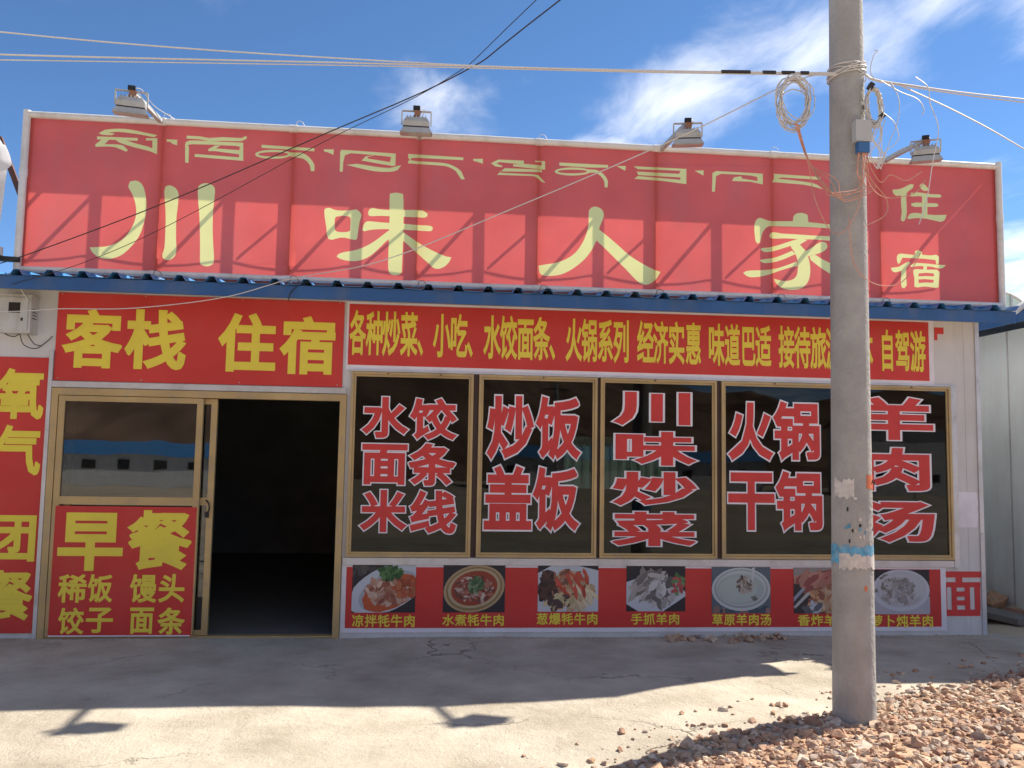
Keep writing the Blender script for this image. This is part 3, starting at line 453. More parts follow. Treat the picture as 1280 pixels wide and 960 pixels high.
def tag(o, label=None, cat=None, group=None, kind=None):
    if label: o['label'] = label
    if cat: o['category'] = cat
    if group: o['group'] = group
    if kind: o['kind'] = kind
    return o
def thing(name, label, cat, loc=(0,0,0), group=None):
    o = bpy.data.objects.new(name, None); COL.objects.link(o); o.location = loc
    o.empty_display_size = 0.1
    return tag(o, label, cat, group)

def smooth_path(pts, k=8):
    pts = [Vector(p) for p in pts]
    out = []
    for i in range(len(pts)-1):
        p0 = pts[max(i-1, 0)]; p1 = pts[i]; p2 = pts[i+1]; p3 = pts[min(i+2, len(pts)-1)]
        for j in range(k):
            t = j/k
            out.append(0.5*((2*p1)+(p2-p0)*t+(2*p0-5*p1+4*p2-p3)*t*t+(3*p1-p0-3*p2+p3)*t*t*t))
    out.append(pts[-1]); return out
def sag(p, q, s_, n=24):
    p, q = Vector(p), Vector(q)
    return [p.lerp(q, i/n) - Vector((0,0,4*s_*(i/n)*(1-i/n))) for i in range(n+1)]

# ---- characters as geometry, grown from Blender's built-in font
_cache = {}
def glyph(c, bold):
    """outline of one character, thickened by an even skirt with limited mitres"""
    key = (c, bold)
    if key in _cache: return _cache[key]
    cu = bpy.data.curves.new('glyph', 'FONT')
    cu.body = c; cu.resolution_u = 3; cu.fill_mode = 'FRONT'
    ob = bpy.data.objects.new('glyph', cu); COL.objects.link(ob)
    me = bpy.data.meshes.new_from_object(ob.evaluated_get(bpy.context.evaluated_depsgraph_get()))
    bm = bmesh.new(); bm.from_mesh(me)
    bmesh.ops.remove_doubles(bm, verts=bm.verts, dist=1e-5)
    bm.verts.ensure_lookup_table(); bm.verts.index_update()
    vs = [(v.co.x, v.co.y, bold) for v in bm.verts]
    fs = [[v.index for v in f.verts] for f in bm.faces]
    nrm = {}
    info = []
    for e in bm.edges:
        if len(e.link_faces) != 1: continue
        l = e.link_loops[0]
        a, b = l.vert, l.link_loop_next.vert
        d = Vector((b.co.x-a.co.x, b.co.y-a.co.y))
        if d.length < 1e-7: continue
        d.normalize(); n = Vector((d.y, -d.x))
        if l.face.normal.z < 0: n = -n
        info.append((a.index, b.index, n))
        nrm.setdefault(a.index, []).append((1, n)); nrm.setdefault(b.index, []).append((0, n))
    offs = {}
    for vi, lst in nrm.items():
        if len(lst) == 2:
            n0 = lst[0][1]; n1 = lst[1][1]
            m_ = n0+n1; k = 1+n0.dot(n1)
            if k > 0.62:                      # mitre, at most about 1.5 x the thickness
                offs[vi] = m_/k
    for a, b, n in info:
        pa, pb = vs[a], vs[b]
        oa = offs.get(a, n); ob_ = offs.get(b, n)
        q = len(vs)
        vs.append((pa[0]+oa.x*bold, pa[1]+oa.y*bold, 0.0)); vs.append((pb[0]+ob_.x*bold, pb[1]+ob_.y*bold, 0.0))
        fs.append([a, b, q+1, q])
    for vi, lst in nrm.items():               # fill the wedge at sharp tips
        if vi in offs or len(lst) != 2: continue
        p = vs[vi]; n0, n1 = lst[0][1], lst[1][1]
        t = (n0+n1); t = t.normalized()*1.12 if t.length > 0.05 else n0
        q = len(vs)
        for n in (n0, t, n1): vs.append((p[0]+n.x*bold, p[1]+n.y*bold, -0.02*bold))
        fs.append([vi, q, q+1]); fs.append([vi, q+1, q+2])
    bm.free()
    bpy.data.objects.remove(ob); bpy.data.curves.remove(cu); bpy.data.meshes.remove(me)
    _cache[key] = (vs, fs); return vs, fs
def put_glyph(mb, c, bx, y, bold, mode='ink', depth=0.0012, grow=None):
    x0, z0, x1, z1 = bx
    vs, fs = glyph(c, bold)
    if mode == 'ink':
        rv = glyph(c, grow)[0] if grow else vs
        gx0 = min(v[0] for v in rv); gx1 = max(v[0] for v in rv)
        gy0 = min(v[1] for v in rv); gy1 = max(v[1] for v in rv)
    else:
        gx0, gx1, gy0, gy1 = 0.03, 0.97, -0.10, 0.86
    b = len(mb.v)
    sx = (x1-x0)/(gx1-gx0); sz = (z1-z0)/(gy1-gy0)
    for v in vs:
        mb.v.append((x0+(v[0]-gx0)*sx, y - depth*(v[2]/max(bold, 1e-6)), z0+(v[1]-gy0)*sz))
    for f in fs: mb.face([b+i for i in f])

def characters(glyphs, y, bold, mode, mats, parent, depth=0.0012, outline=0.0):
    for k, (c, *bx) in enumerate(glyphs):
        mb = MB(); put_glyph(mb, c, bx, y-0.00004*(k % 3), bold, mode, depth)
        if outline:
            mb.cur = 1; put_glyph(mb, c, bx, y+0.0009-0.00004*(k % 3), bold+outline, mode, depth*0.35, grow=bold)
        mb.build('character', mats, parent)

def smooth_ring(r, smooth=3):
    n = len(r); pts = []
    for i in range(n):
        p0, p1, p2, p3 = (Vector(r[(i+k-1) % n]) for k in range(4))
        ang = (p1-p0).angle(p2-p1, 0); ang2 = (p2-p1).angle(p3-p2, 0)
        pts.append(p1)
        if smooth > 1 and ang < 0.95 and ang2 < 0.95:
            for j in range(1, smooth):
                t = j/smooth
                pts.append(0.5*((2*p1)+(p2-p0)*t+(2*p0-5*p1+4*p2-p3)*t*t+(3*p1-p0-3*p2+p3)*t*t*t))
    return [(p.x, p.y) for p in pts]
def inside(pt, ring):
    x, y = pt; c = False; n = len(ring); j = n-1
    for i in range(n):
        xi, yi = ring[i]; xj, yj = ring[j]
        if (yi > y) != (yj > y) and x < (xj-xi)*(y-yi)/(yj-yi)+xi: c = not c
        j = i
    return c

# ================================================================ GROUND
def gz(x, y):
    z = 0.010*noise.noise(Vector((x*0.7, y*0.7, 0.3))) + 0.006*noise.noise(Vector((x*2.3, y*2.3, 5.0)))
    z += 0.05*max(0, min(1, (x-0.2)/1.5))*max(0, min(1, (-y-0.4)/0.9))*max(0, min(1, (3.4+y)/0.6))
    if y < -4.5: z += (y+4.5)*0.01
    return z
def mound_edge(x): return -3.04+(x-1.15)*0.48+0.09*noise.noise(Vector((x*1.7, 4.0, 0)))
def mound(x, y):
    d = mound_edge(x) - y
    far = -(y+4.6)
    if d <= -0.35: return -0.05
    h = 0.10*max(0, min(1, (d-.05)/1.1))**0.9 + 0.02*min(1, (d+0.35)/0.35)
    h += 0.035*noise.noise(Vector((x*2.1, y*2.1, 1.0)))*min(1, (d+0.35)) + 0.012*noise.noise(Vector((x*9, y*9, 2.0)))
    fade = max(0, min(1, (x-0.1)/1.0)) * max(0, min(1, 1-far/0.8))
    return h*fade - 0.05*(1-min(1, (d+0.35)/0.35)) - 0.05*(1-fade)
def grid(name, x0, x1, y0, y1, nx, ny, fn, mat, kind='structure', smooth=True):
    mb = MB()
    for j in range(ny+1):
        for i in range(nx+1):
            x = x0+(x1-x0)*i/nx; y = y0+(y1-y0)*j/ny
            mb.v.append((x, y, fn(x, y)))
    for j in range(ny):
        for i in range(nx):
            a = j*(nx+1)+i; mb.face([a, a+1, a+nx+2, a+nx+1])
    o = mb.build(name, mat)
    if smooth: o.data.polygons.foreach_set('use_smooth', [True]*len(o.data.polygons))
    return tag(o, kind=kind)
o = grid('ground', -400, 400, -400, 400, 60, 60, lambda x, y: -0.12 if y > -30 else -0.12-min(1.2, (-30-y)*0.08), M['soil'])
tag(o, 'dry tan bare ground all around the restaurant')
def apron(x, y):
    e = 5.25 + 0.35*noise.noise(Vector((y*1.3, 2.0, 0))) + max(0, -y-0.0)*1.3
    return gz(x, y) if x < e else gz(x, y) - min(0.2, (x-e)*0.4)
o = grid('pavement', -9, 9, -9, 0.05, 360, 180, apron, M['concrete'])
tag(o, 'pale cracked poured concrete apron in front of the restaurant')
o = grid('dirt_mound', 0.2, 8.0, -5.6, -0.4, 156, 104, mound, M['dirt'])
tag(o, 'orange brown dirt heap under the rubble beside the concrete pole')
def alley(x, y): return -0.02 + 0.05*noise.noise(Vector((x*2, y*2, 7))) - 0.02*max(0, y) + 0.25*max(0, (x-5.6))*max(0, min(1, (y-0.2)/0.8))
o = grid('path', 5.15, 6.4, -0.3, 7.0, 20, 100, alley, M['soil'])
tag(o, 'dark rough dirt alley between the restaurant and the pale green building')

# ---- stones
def stone_mesh(seed, n=13):
    rnd = random.Random(seed)
    bm = bmesh.new()
    for _ in range(n):
        v = Vector((rnd.gauss(0,1), rnd.gauss(0,1), rnd.gauss(0,1))).normalized()
        v = Vector((v.x*rnd.uniform(0.75, 1), v.y*rnd.uniform(0.55, .85), v.z*rnd.uniform(0.35, .62)))
        bm.verts.new(v)
    r = bmesh.ops.convex_hull(bm, input=bm.verts)
    bmesh.ops.delete(bm, geom=[e for e in r['geom_interior'] if isinstance(e, bmesh.types.BMVert)], context='VERTS')
    bmesh.ops.triangulate(bm, faces=bm.faces)
    bm.verts.ensure_lookup_table()
    vs = [tuple(v.co) for v in bm.verts]; idx = {v: i for i, v in enumerate(bm.verts)}
    fs = [[idx[v] for v in f.verts] for f in bm.faces]
    bm.free(); return vs, fs
PAL = [(0.42, 0.25, 0.17), (0.48, 0.31, 0.21), (0.56, 0.42, 0.30), (0.44, 0.30, 0.21), (0.38, 0.30, 0.25), (0.50, 0.32, 0.20), (0.35, 0.20, 0.135), (0.60, 0.49, 0.38)]
SH = [stone_mesh(i) for i in range(10)]
stone_me = []
for i, (vs, fs) in enumerate(SH):
    for c in (PAL[i % 8], PAL[(i*3+2) % 8]):
        me = bpy.data.meshes.new('stone'); me.from_pydata(vs, [], fs)
        ca = me.color_attributes.new('Col', 'FLOAT_COLOR', 'CORNER')
        for d in ca.data: d.color = (*c, 1)
        me.materials.append(M['stone']); stone_me.append(me)
def place_stone(x, y, z, s, label, group, rnd=random):
    o = bpy.data.objects.new('stone', rnd.choice(stone_me)); COL.objects.link(o)
    o.location = (x, y, z+s*0.08); o.scale = (s, s, s)
    o.rotation_euler = (rnd.uniform(-.5,.5), rnd.uniform(-.5,.5), rnd.uniform(0, 6.28))
    return tag(o, label, 'stone', group)
def stuff_stones(name, pts, label):
    mb = MB()
    for x, y, z, s in pts:
        vs, fs = random.choice(SH)
        rot = Matrix.Rotation(random.uniform(0, 6.28), 3, 'Z') @ Matrix.Rotation(random.uniform(-.7, .7), 3, 'X')
        mb.col = random.choice(PAL)
        b = len(mb.v)
        for v in vs:
            q = rot @ Vector(v); mb.v.append((x+q.x*s, y+q.y*s, z+q.z*s+s*0.15))
        for f in fs: mb.face([b+i for i in f])
    return tag(mb.build(name, M['stone']), label, 'gravel', kind='stuff')
cnt = 0
spots = []
while cnt < 295:
    x = random.uniform(0.9, 5.1); d = abs(random.gauss(0.30, 0.45)); y = mound_edge(x) - d + 0.04
    if y < -4.0 or y < -3.0-0.3*x*0: 
        if random.random() < 0.7: continue
    if (x-2.53)**2+(y+2.4)**2 < 0.17**2: continue
    s = random.choice((0.028, 0.032, 0.036, 0.04, 0.045, 0.05, 0.06, 0.078))
    if any((x-a)**2+(y-b)**2 < ((s+c)*0.62)**2 for a, b, c in spots): continue
    spots.append((x, y, s)); cnt += 1
    place_stone(x, y, max(mound(x, y), gz(x, y)), s, 'angular pinkish brown stone lying loose on the rubble heap by the concrete pole', 'loose stones of the rubble heap by the pole')
pts = []
while len(pts) < 8500:
    x = random.uniform(0.4, 5.6); d = random.gauss(0.5, 0.6); y = mound_edge(x) - d
    if d < -0.06 and random.random() < 0.85: continue
    if d < -0.5 or y < -4.6: continue
    pts.append((x, y, max(mound(x, y), gz(x, y)), random.choice((random.uniform(0.006, 0.02), random.uniform(0.015, 0.042)))))
stuff_stones('rubble', pts, 'fine broken gravel and chips spread over the dirt heap')
pts = []
for _ in range(420):
    x = random.uniform(-5, 5.5); y = random.uniform(-4.2, -0.1)
    pts.append((x, y, gz(x, y), random.uniform(0.002, 0.006)))
stuff_stones('gravel', pts, 'scattered tiny grit on the concrete apron')
spots = []
k = 0
while k < 60:
    x = random.uniform(2.10, 3.2); y = random.uniform(-0.30+0.22*abs(x-2.6), -0.03)
    s = random.uniform(0.035, 0.07)
    if any((x-a)**2+(y-b)**2 < ((s+c)*0.6)**2 for a, b, c in spots): s *= 0.5
    spots.append((x, y, s)); k += 1
    place_stone(x, y, gz(x, y)+0.008, s, 'small reddish broken stone in the shaded patch under the food photo banner', 'stones in the patch at the foot of the wall')
# dirt and grit drifted against the foot of the facade
pts = []
for _ in range(1500):
    x = random.uniform(-5, 5.1); y = -abs(random.gauss(0, 0.05))-0.012
    if -1.75 < x < -0.76 and random.random() < .7: continue
    pts.append((x, y, gz(x, y)-.002, random.uniform(0.003, 0.012)))
stuff_stones('gravel', pts, 'grit and crumbs of mortar drifted along the foot of the facade')
# rocks leaning on the pale green wall
for x, y, z, s, lab in ((5.86, 1.75, 0.12, 0.26, 'largest tan boulder in the heap at the foot of the pale green wall'), (5.93, 1.10, 0.10, 0.22, 'flat tan boulder nearest the street at the foot of the pale green wall'),
                        (5.95, 1.42, 0.27, 0.17, 'tan rock sitting on top of the boulder heap in the alley'), (5.80, 2.6, 0.10, 0.26, 'tan boulder farthest back in the alley'),
                        (5.97, 0.85, 0.05, 0.13, 'small tan rock at the street end of the alley heap'), (5.70, 1.35, 0.06, 0.15, 'brown rock at the inner edge of the alley heap')):
    o = place_stone(x, y, alley(x, y)+z-.05, s, lab, 'boulders in the alley')
    o.name = 'boulder'
    o.data = stone_me[random.choice((4, 5, 10, 11))]
mb = MB(); mb.bar((5.35, 2.2, 0.08), (5.85, 0.45, 0.03), 0.30, 0.06)
tag(mb.build('concrete_slab', M['interior']), 'dark flat slab lying tilted in the alley beside the pale green wall', 'slab')

# ================================================================ RESTAURANT BUILDING
B = thing('restaurant_building', 'single storey grey panel restaurant with blue roof edge, gold framed windows and open sliding door', 'building', (0.8, 0, 0))
X0, X1, ZT = -6.2, 5.085, 2.87
mb = MB()
D0, D1, DT = -3.10, -0.69, 2.045
W0, W1, WB, WT = -0.656, 4.79, 0.670, 2.245
T = 0.08
mb.box(X0, 0, -0.1, D0, T, ZT); mb.box(D0, 0, DT, D1, T, ZT); mb.box(D1, 0, -0.1, W0, T, ZT)
mb.box(W0, 0, -0.1, W1, T, WB); mb.box(W0, 0, WT, W1, T, ZT); mb.box(W1, 0, -0.1, X1, T, ZT)
mb.box(X0, T, -0.1, X0+T, 6.0, ZT); mb.box(X1-T, T, -0.1, X1, 6.0, ZT)
RW = (2.16, 3.97, 1.045, 1.865)
mb.box(X0+T, 5.92, -0.1, RW[0], 6.0, ZT); mb.box(RW[1], 5.92, -0.1, X1-T, 6.0, ZT)
mb.box(RW[0], 5.92, -0.1, RW[1], 6.0, RW[2]); mb.box(RW[0], 5.92, RW[3], RW[1], 6.0, ZT)
mb.build('wall', M['wall'], B)
# interior lining, floor, ceiling
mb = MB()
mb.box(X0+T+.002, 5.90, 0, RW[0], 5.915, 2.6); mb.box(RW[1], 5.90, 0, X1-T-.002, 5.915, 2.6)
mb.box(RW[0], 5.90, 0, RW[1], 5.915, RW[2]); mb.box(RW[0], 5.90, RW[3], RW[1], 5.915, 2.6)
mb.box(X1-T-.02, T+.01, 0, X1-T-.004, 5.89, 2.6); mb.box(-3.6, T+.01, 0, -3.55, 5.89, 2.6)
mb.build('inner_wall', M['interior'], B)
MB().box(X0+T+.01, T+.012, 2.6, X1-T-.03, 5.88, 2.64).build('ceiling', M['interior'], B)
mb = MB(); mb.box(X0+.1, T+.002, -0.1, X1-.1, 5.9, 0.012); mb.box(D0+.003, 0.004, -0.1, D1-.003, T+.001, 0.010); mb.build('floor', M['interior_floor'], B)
# rear window with green curtain
mb = MB()
n = 40
for i in range(n+1):
    x = RW[0]+(RW[1]-RW[0])*i/n
    for z in (RW[2], RW[3]): mb.v.append((x, 5.94+0.012*math.sin(i*1.9), z))
for i in range(n): mb.face([2*i, 2*i+2, 2*i+3, 2*i+1])
mb.build('curtain', M['curtain'], B)
# wall panel joints and edge strips
for x in (-5.0, -3.95, 4.945):
    MB().box(x, -0.0025, 0, x+0.004, -0.0005, 2.86).build('panel_joint', M['wall'], B)
MB().box(5.055, -0.012, -0.02, 5.095, 0.10, 2.86).build('corner_strip', M['trim'], B)
for z in (0.9, 1.5, 2.3):
    MB().box(5.066, -0.018, z, 5.08, -0.0125, z+0.014).build('screw_head', M['lamp'], B)
MB().box(-3.135, -0.03, -0.02, -3.103, -0.002, 2.35).build('door_side_strip', M['trim'], B)
# strips of pale aluminium above and below the glazing
MB().box(-0.68, -0.026, 2.248, 4.845, -0.002, 2.262).build('upper_strip', M['trim'], B)
MB().box(-0.68, -0.022, 0.606, 4.845, -0.002, 0.664).build('lower_strip', M['trim'], B)
MB().box(4.792, -0.028, 0.60, 4.842, -0.002, 2.247).build('side_strip', M['trim'], B)
MB().box(-3.12, -0.026, 2.050, -0.70, -0.002, 2.098).build('lintel_strip', M['trim'], B)
# soffit, fascia
MB().box(X0, -0.298, 2.872, 5.20, -0.001, 2.89).build('soffit', M['wall'], B)
MB().box(X0, -0.325, 2.808, 5.24, -0.301, 2.914).build('fascia', M['blue'], B)
# corrugated sheets
P_ = 0.252
def rib_profile(x):
    return [(x, 0), (x+0.085, 0), (x+0.115, 0.045), (x+0.155, 0.045), (x+0.185, 0), (x+P_, 0)]
xs = X0
i = 0
while xs < 5.2:
    prof = []
    for k in range(4):
        r = rib_profile(xs+k*P_)
        prof += r if k == 0 else r[1:]
    prof = [(a, b) for a, b in prof if a <= 5.27]
    mb = MB()
    zf = 2.917+0.003*(i % 2)
    sl = math.tan(math.radians(5))
    n = len(prof)
    for y, dz in ((-0.35, 0), (3.0, 3.35*sl), (6.2, 3.35*sl-3.2*sl)):
        for a, b in prof: mb.v.append((a, y, zf+b+dz))
        for a, b in prof: mb.v.append((a, y, zf+b+dz-0.003))
    for s_ in range(2):
        for j in range(n-1):
            a = s_*2*n+j; c = (s_+1)*2*n+j
            mb.face([a, a+1, c+1, c]); mb.face([a+n, c+n, c+n+1, a+n+1])
    for j in range(n-1): mb.face([j, j+n, j+n+1, j+1])
    mb.build('roof_sheet', M['roof'], B)
    xs += 4*P_-0.0; i += 1
mb = MB(); mb.prism([(X0+.05, 2.87), (5.05, 2.87), (5.05, 2.90), (X0+.05, 2.90)], 5.95, 6.05); mb.build('rear_beam', M['steel'], B)

# ---- door
mb = MB()
mb.box(-3.098, -0.032, 0.0, -3.045, 0.06, 2.042); mb.box(-0.746, -0.032, 0.0, -0.692, 0.06, 2.042)
mb.box(-3.045, -0.032, 1.985, -0.746, 0.06, 2.042); mb.box(-3.045, -0.01, 0.0, -0.746, 0.06, 0.016)
mb.build('door_frame', M['gold'], B)
def leaf(x0, x1, y, name, lettered):
    d = thing(name, None, None, (0, 0, 0)); d.parent = B; d.location = (x0-B.location.x, y, 0)
    mb = MB(); w = 0.05
    mb.box(x0, y-0.018, 0.018, x0+w, y+0.018, 1.98); mb.box(x1-w, y-0.018, 0.018, x1, y+0.018, 1.98)
    mb.box(x0+w, y-0.016, 1.935, x1-w, y+0.016, 1.98); mb.box(x0+w, y-0.016, 1.085, x1-w, y+0.016, 1.15)
    mb.box(x0+w, y-0.016, 0.018, x1-w, y+0.016, 0.06)
    mb.build('leaf_frame', M['gold'], d)
    MB().box(x0+w, y-0.003, 1.15, x1-w, y+0.003, 1.935).build('pane', M['door_glass'], d)
    if lettered:
        mb = MB(); mb.box(x0+0.028, y-0.0215, 0.02, x1-0.012, y-0.0185, 1.072)
        mb.build('breakfast_poster', M['red'], d)
        characters(D_DOOR_BIG, y-0.022, 0.032, 'ink', M['yellow'], d)
        characters(D_DOOR_SMALL, y-0.022, 0.026, 'ink', M['yellow'], d)
        mb = MB(); mb.box(x0+0.03, y-0.0225, 0.02, x1-0.02, y-0.0190, 0.030); mb.build('poster_edge', M['white_print'], d)
    else:
        MB().box(x0+w, y-0.003, 0.06, x1-w, y+0.003, 1.085).build('pane', M['door_glass'], d)
    return d
leaf(-3.04, -1.878, -0.008, 'sliding_door', True)
leaf(-2.97, -1.772, 0.036, 'sliding_door', False)
mb = MB(); mb.tube(smooth_path([(-1.83, 0.01, 1.13), (-1.80, -0.01, 1.10), (-1.795, -0.012, 1.05), (-1.82, -0.005, 1.02)], 5), 0.006, 6)
mb.box(-1.83, -0.004, 0.985, -1.80, 0.014, 1.03)
mb.build('door_lock', M['lamp_black'], B)

# ---- windows
WIN = [(-0.654, 0.394, D_WIN1), (0.442, 1.487, D_WIN2), (1.516, 2.570, D_WIN3), (2.614, 3.700, D_WIN4), (3.712, 4.786, D_WIN5)]
for wi, (x0, x1, data) in enumerate(WIN):
    w = thing('window', None, None); w.parent = B; w.location = (x0-B.location.x, 0, 0.67)
    mb = MB()
    zb, zt = 0.674, 2.244
    a, c = 0.022, 0.040
    for (f0, f1, y0, y1) in ((0, a, -0.038, 0.05), (a+.001, c, -0.026, 0.04)):
        mb.box(x0+f0, y0, zb+f0, x0+f1, y1, zt-f0); mb.box(x1-f1, y0, zb+f0, x1-f0, y1, zt-f0)
        mb.box(x0+f1, y0, zt-f1, x1-f1, y1, zt-f0); mb.box(x0+f1, y0, zb+f0, x1-f1, y1, zb+f1)
    mb.build('frame', M['gold'], w)
    MB().box(x0+c, -0.012, zb+c, x1-c, -0.006, zt-c).build('pane', M['glass'], w)
    characters(data, -0.0135, 0.034, 'ink', [M['sticker_red'], M['white_print']], w, 0.0008, 0.026)
for x0, x1 in ((0.396, 0.440), (1.489, 1.514), (2.572, 2.612)):
    MB().box(x0, -0.016, 0.672, x1, 0.05, 2.246).build('window_post', M['brown'], B)
# little glazing clips along the top of the windows
for x in (-0.35, 0.1, 1.0, 2.0, 3.1, 4.4):
    MB().box(x, -0.044, 2.226, x+0.012, -0.0385, 2.238).build('screw_head', M['brown'], B)

# ================================================================ BANNERS ON THE WALL
def wavy_sheet(mb, x0, z0, x1, z1, y, amp=0.002, nx=30, nz=8, t=0.003, sh=(0,0,0,0)):
    """thin sheet with slight billow; sh = corner z/x offsets (tl, tr, bl, br in z)"""
    b = len(mb.v)
    for side in (0, 1):
        for j in range(nz+1):
            for i in range(nx+1):
                u, v = i/nx, j/nz
                zt_ = z1+sh[0]*(1-u)+sh[1]*u; zb_ = z0+sh[2]*(1-u)+sh[3]*u
                x = x0+(x1-x0)*u; z = zb_+(zt_-zb_)*v
                yy = y - amp*(0.5+0.5*noise.noise(Vector((x*2.2, z*3.1, y*50)))) if side == 0 else y+t
                mb.v.append((x, yy, z))
    n1 = (nx+1)*(nz+1)
    for j in range(nz):
        for i in range(nx):
            a = j*(nx+1)+i
            mb.face([a+b, a+1+b, a+nx+2+b, a+nx+1+b])
    edge = [i for i in range(nx+1)] + [j*(nx+1)+nx for j in range(1, nz+1)] + [nz*(nx+1)+i for i in range(nx-1, -1, -1)] + [j*(nx+1) for j in range(nz-1, 0, -1)]
    for k in range(len(edge)):
        p, q = edge[k], edge[(k+1) % len(edge)]
        mb.face([p+b, p+n1+b, q+n1+b, q+b])
def banner(name, label, cat, x0, z0, x1, z1, glyphs, bold, mode='ink', border=None, sh=(0,0,0,0), y=-0.010, front=-0.018):
    t = thing(name, label, cat, ((x0+x1)/2, 0, z0))
    if border:
        l, b_, r, u = border
        mb = MB(); wavy_sheet(mb, x0-l, z0-b_, x1+r, z1+u, y+0.004, 0.001, sh=sh); mb.build('white_border', M['white_print'], t)
    mb = MB(); wavy_sheet(mb, x0, z0, x1, z1, y, 0.002, sh=sh); mb.build('sheet', M['red'], t, smooth=True)
    characters(glyphs, y-0.0035, bold, mode, M['yellow'], t)
    return t
banner('wall_banner', 'red banner with four huge yellow characters above the sliding door', 'banner', -3.10, 2.104, -0.735, 2.845, D_HOTEL, 0.033)
banner('wall_banner', 'tall red banner cut off at the left edge of the photo, left of the door', 'banner', -4.0, 0.045, -3.142, 2.29, D_GROUP, 0.031)
banner('wall_banner', 'long red banner with a row of narrow yellow characters above the windows', 'banner', -0.694, 2.303, 4.60, 2.832, D_MENU, 0.026, 'em', border=(0.018, 0.04, 0.05, 0.02), sh=(0, 0.012, 0, -0.005))

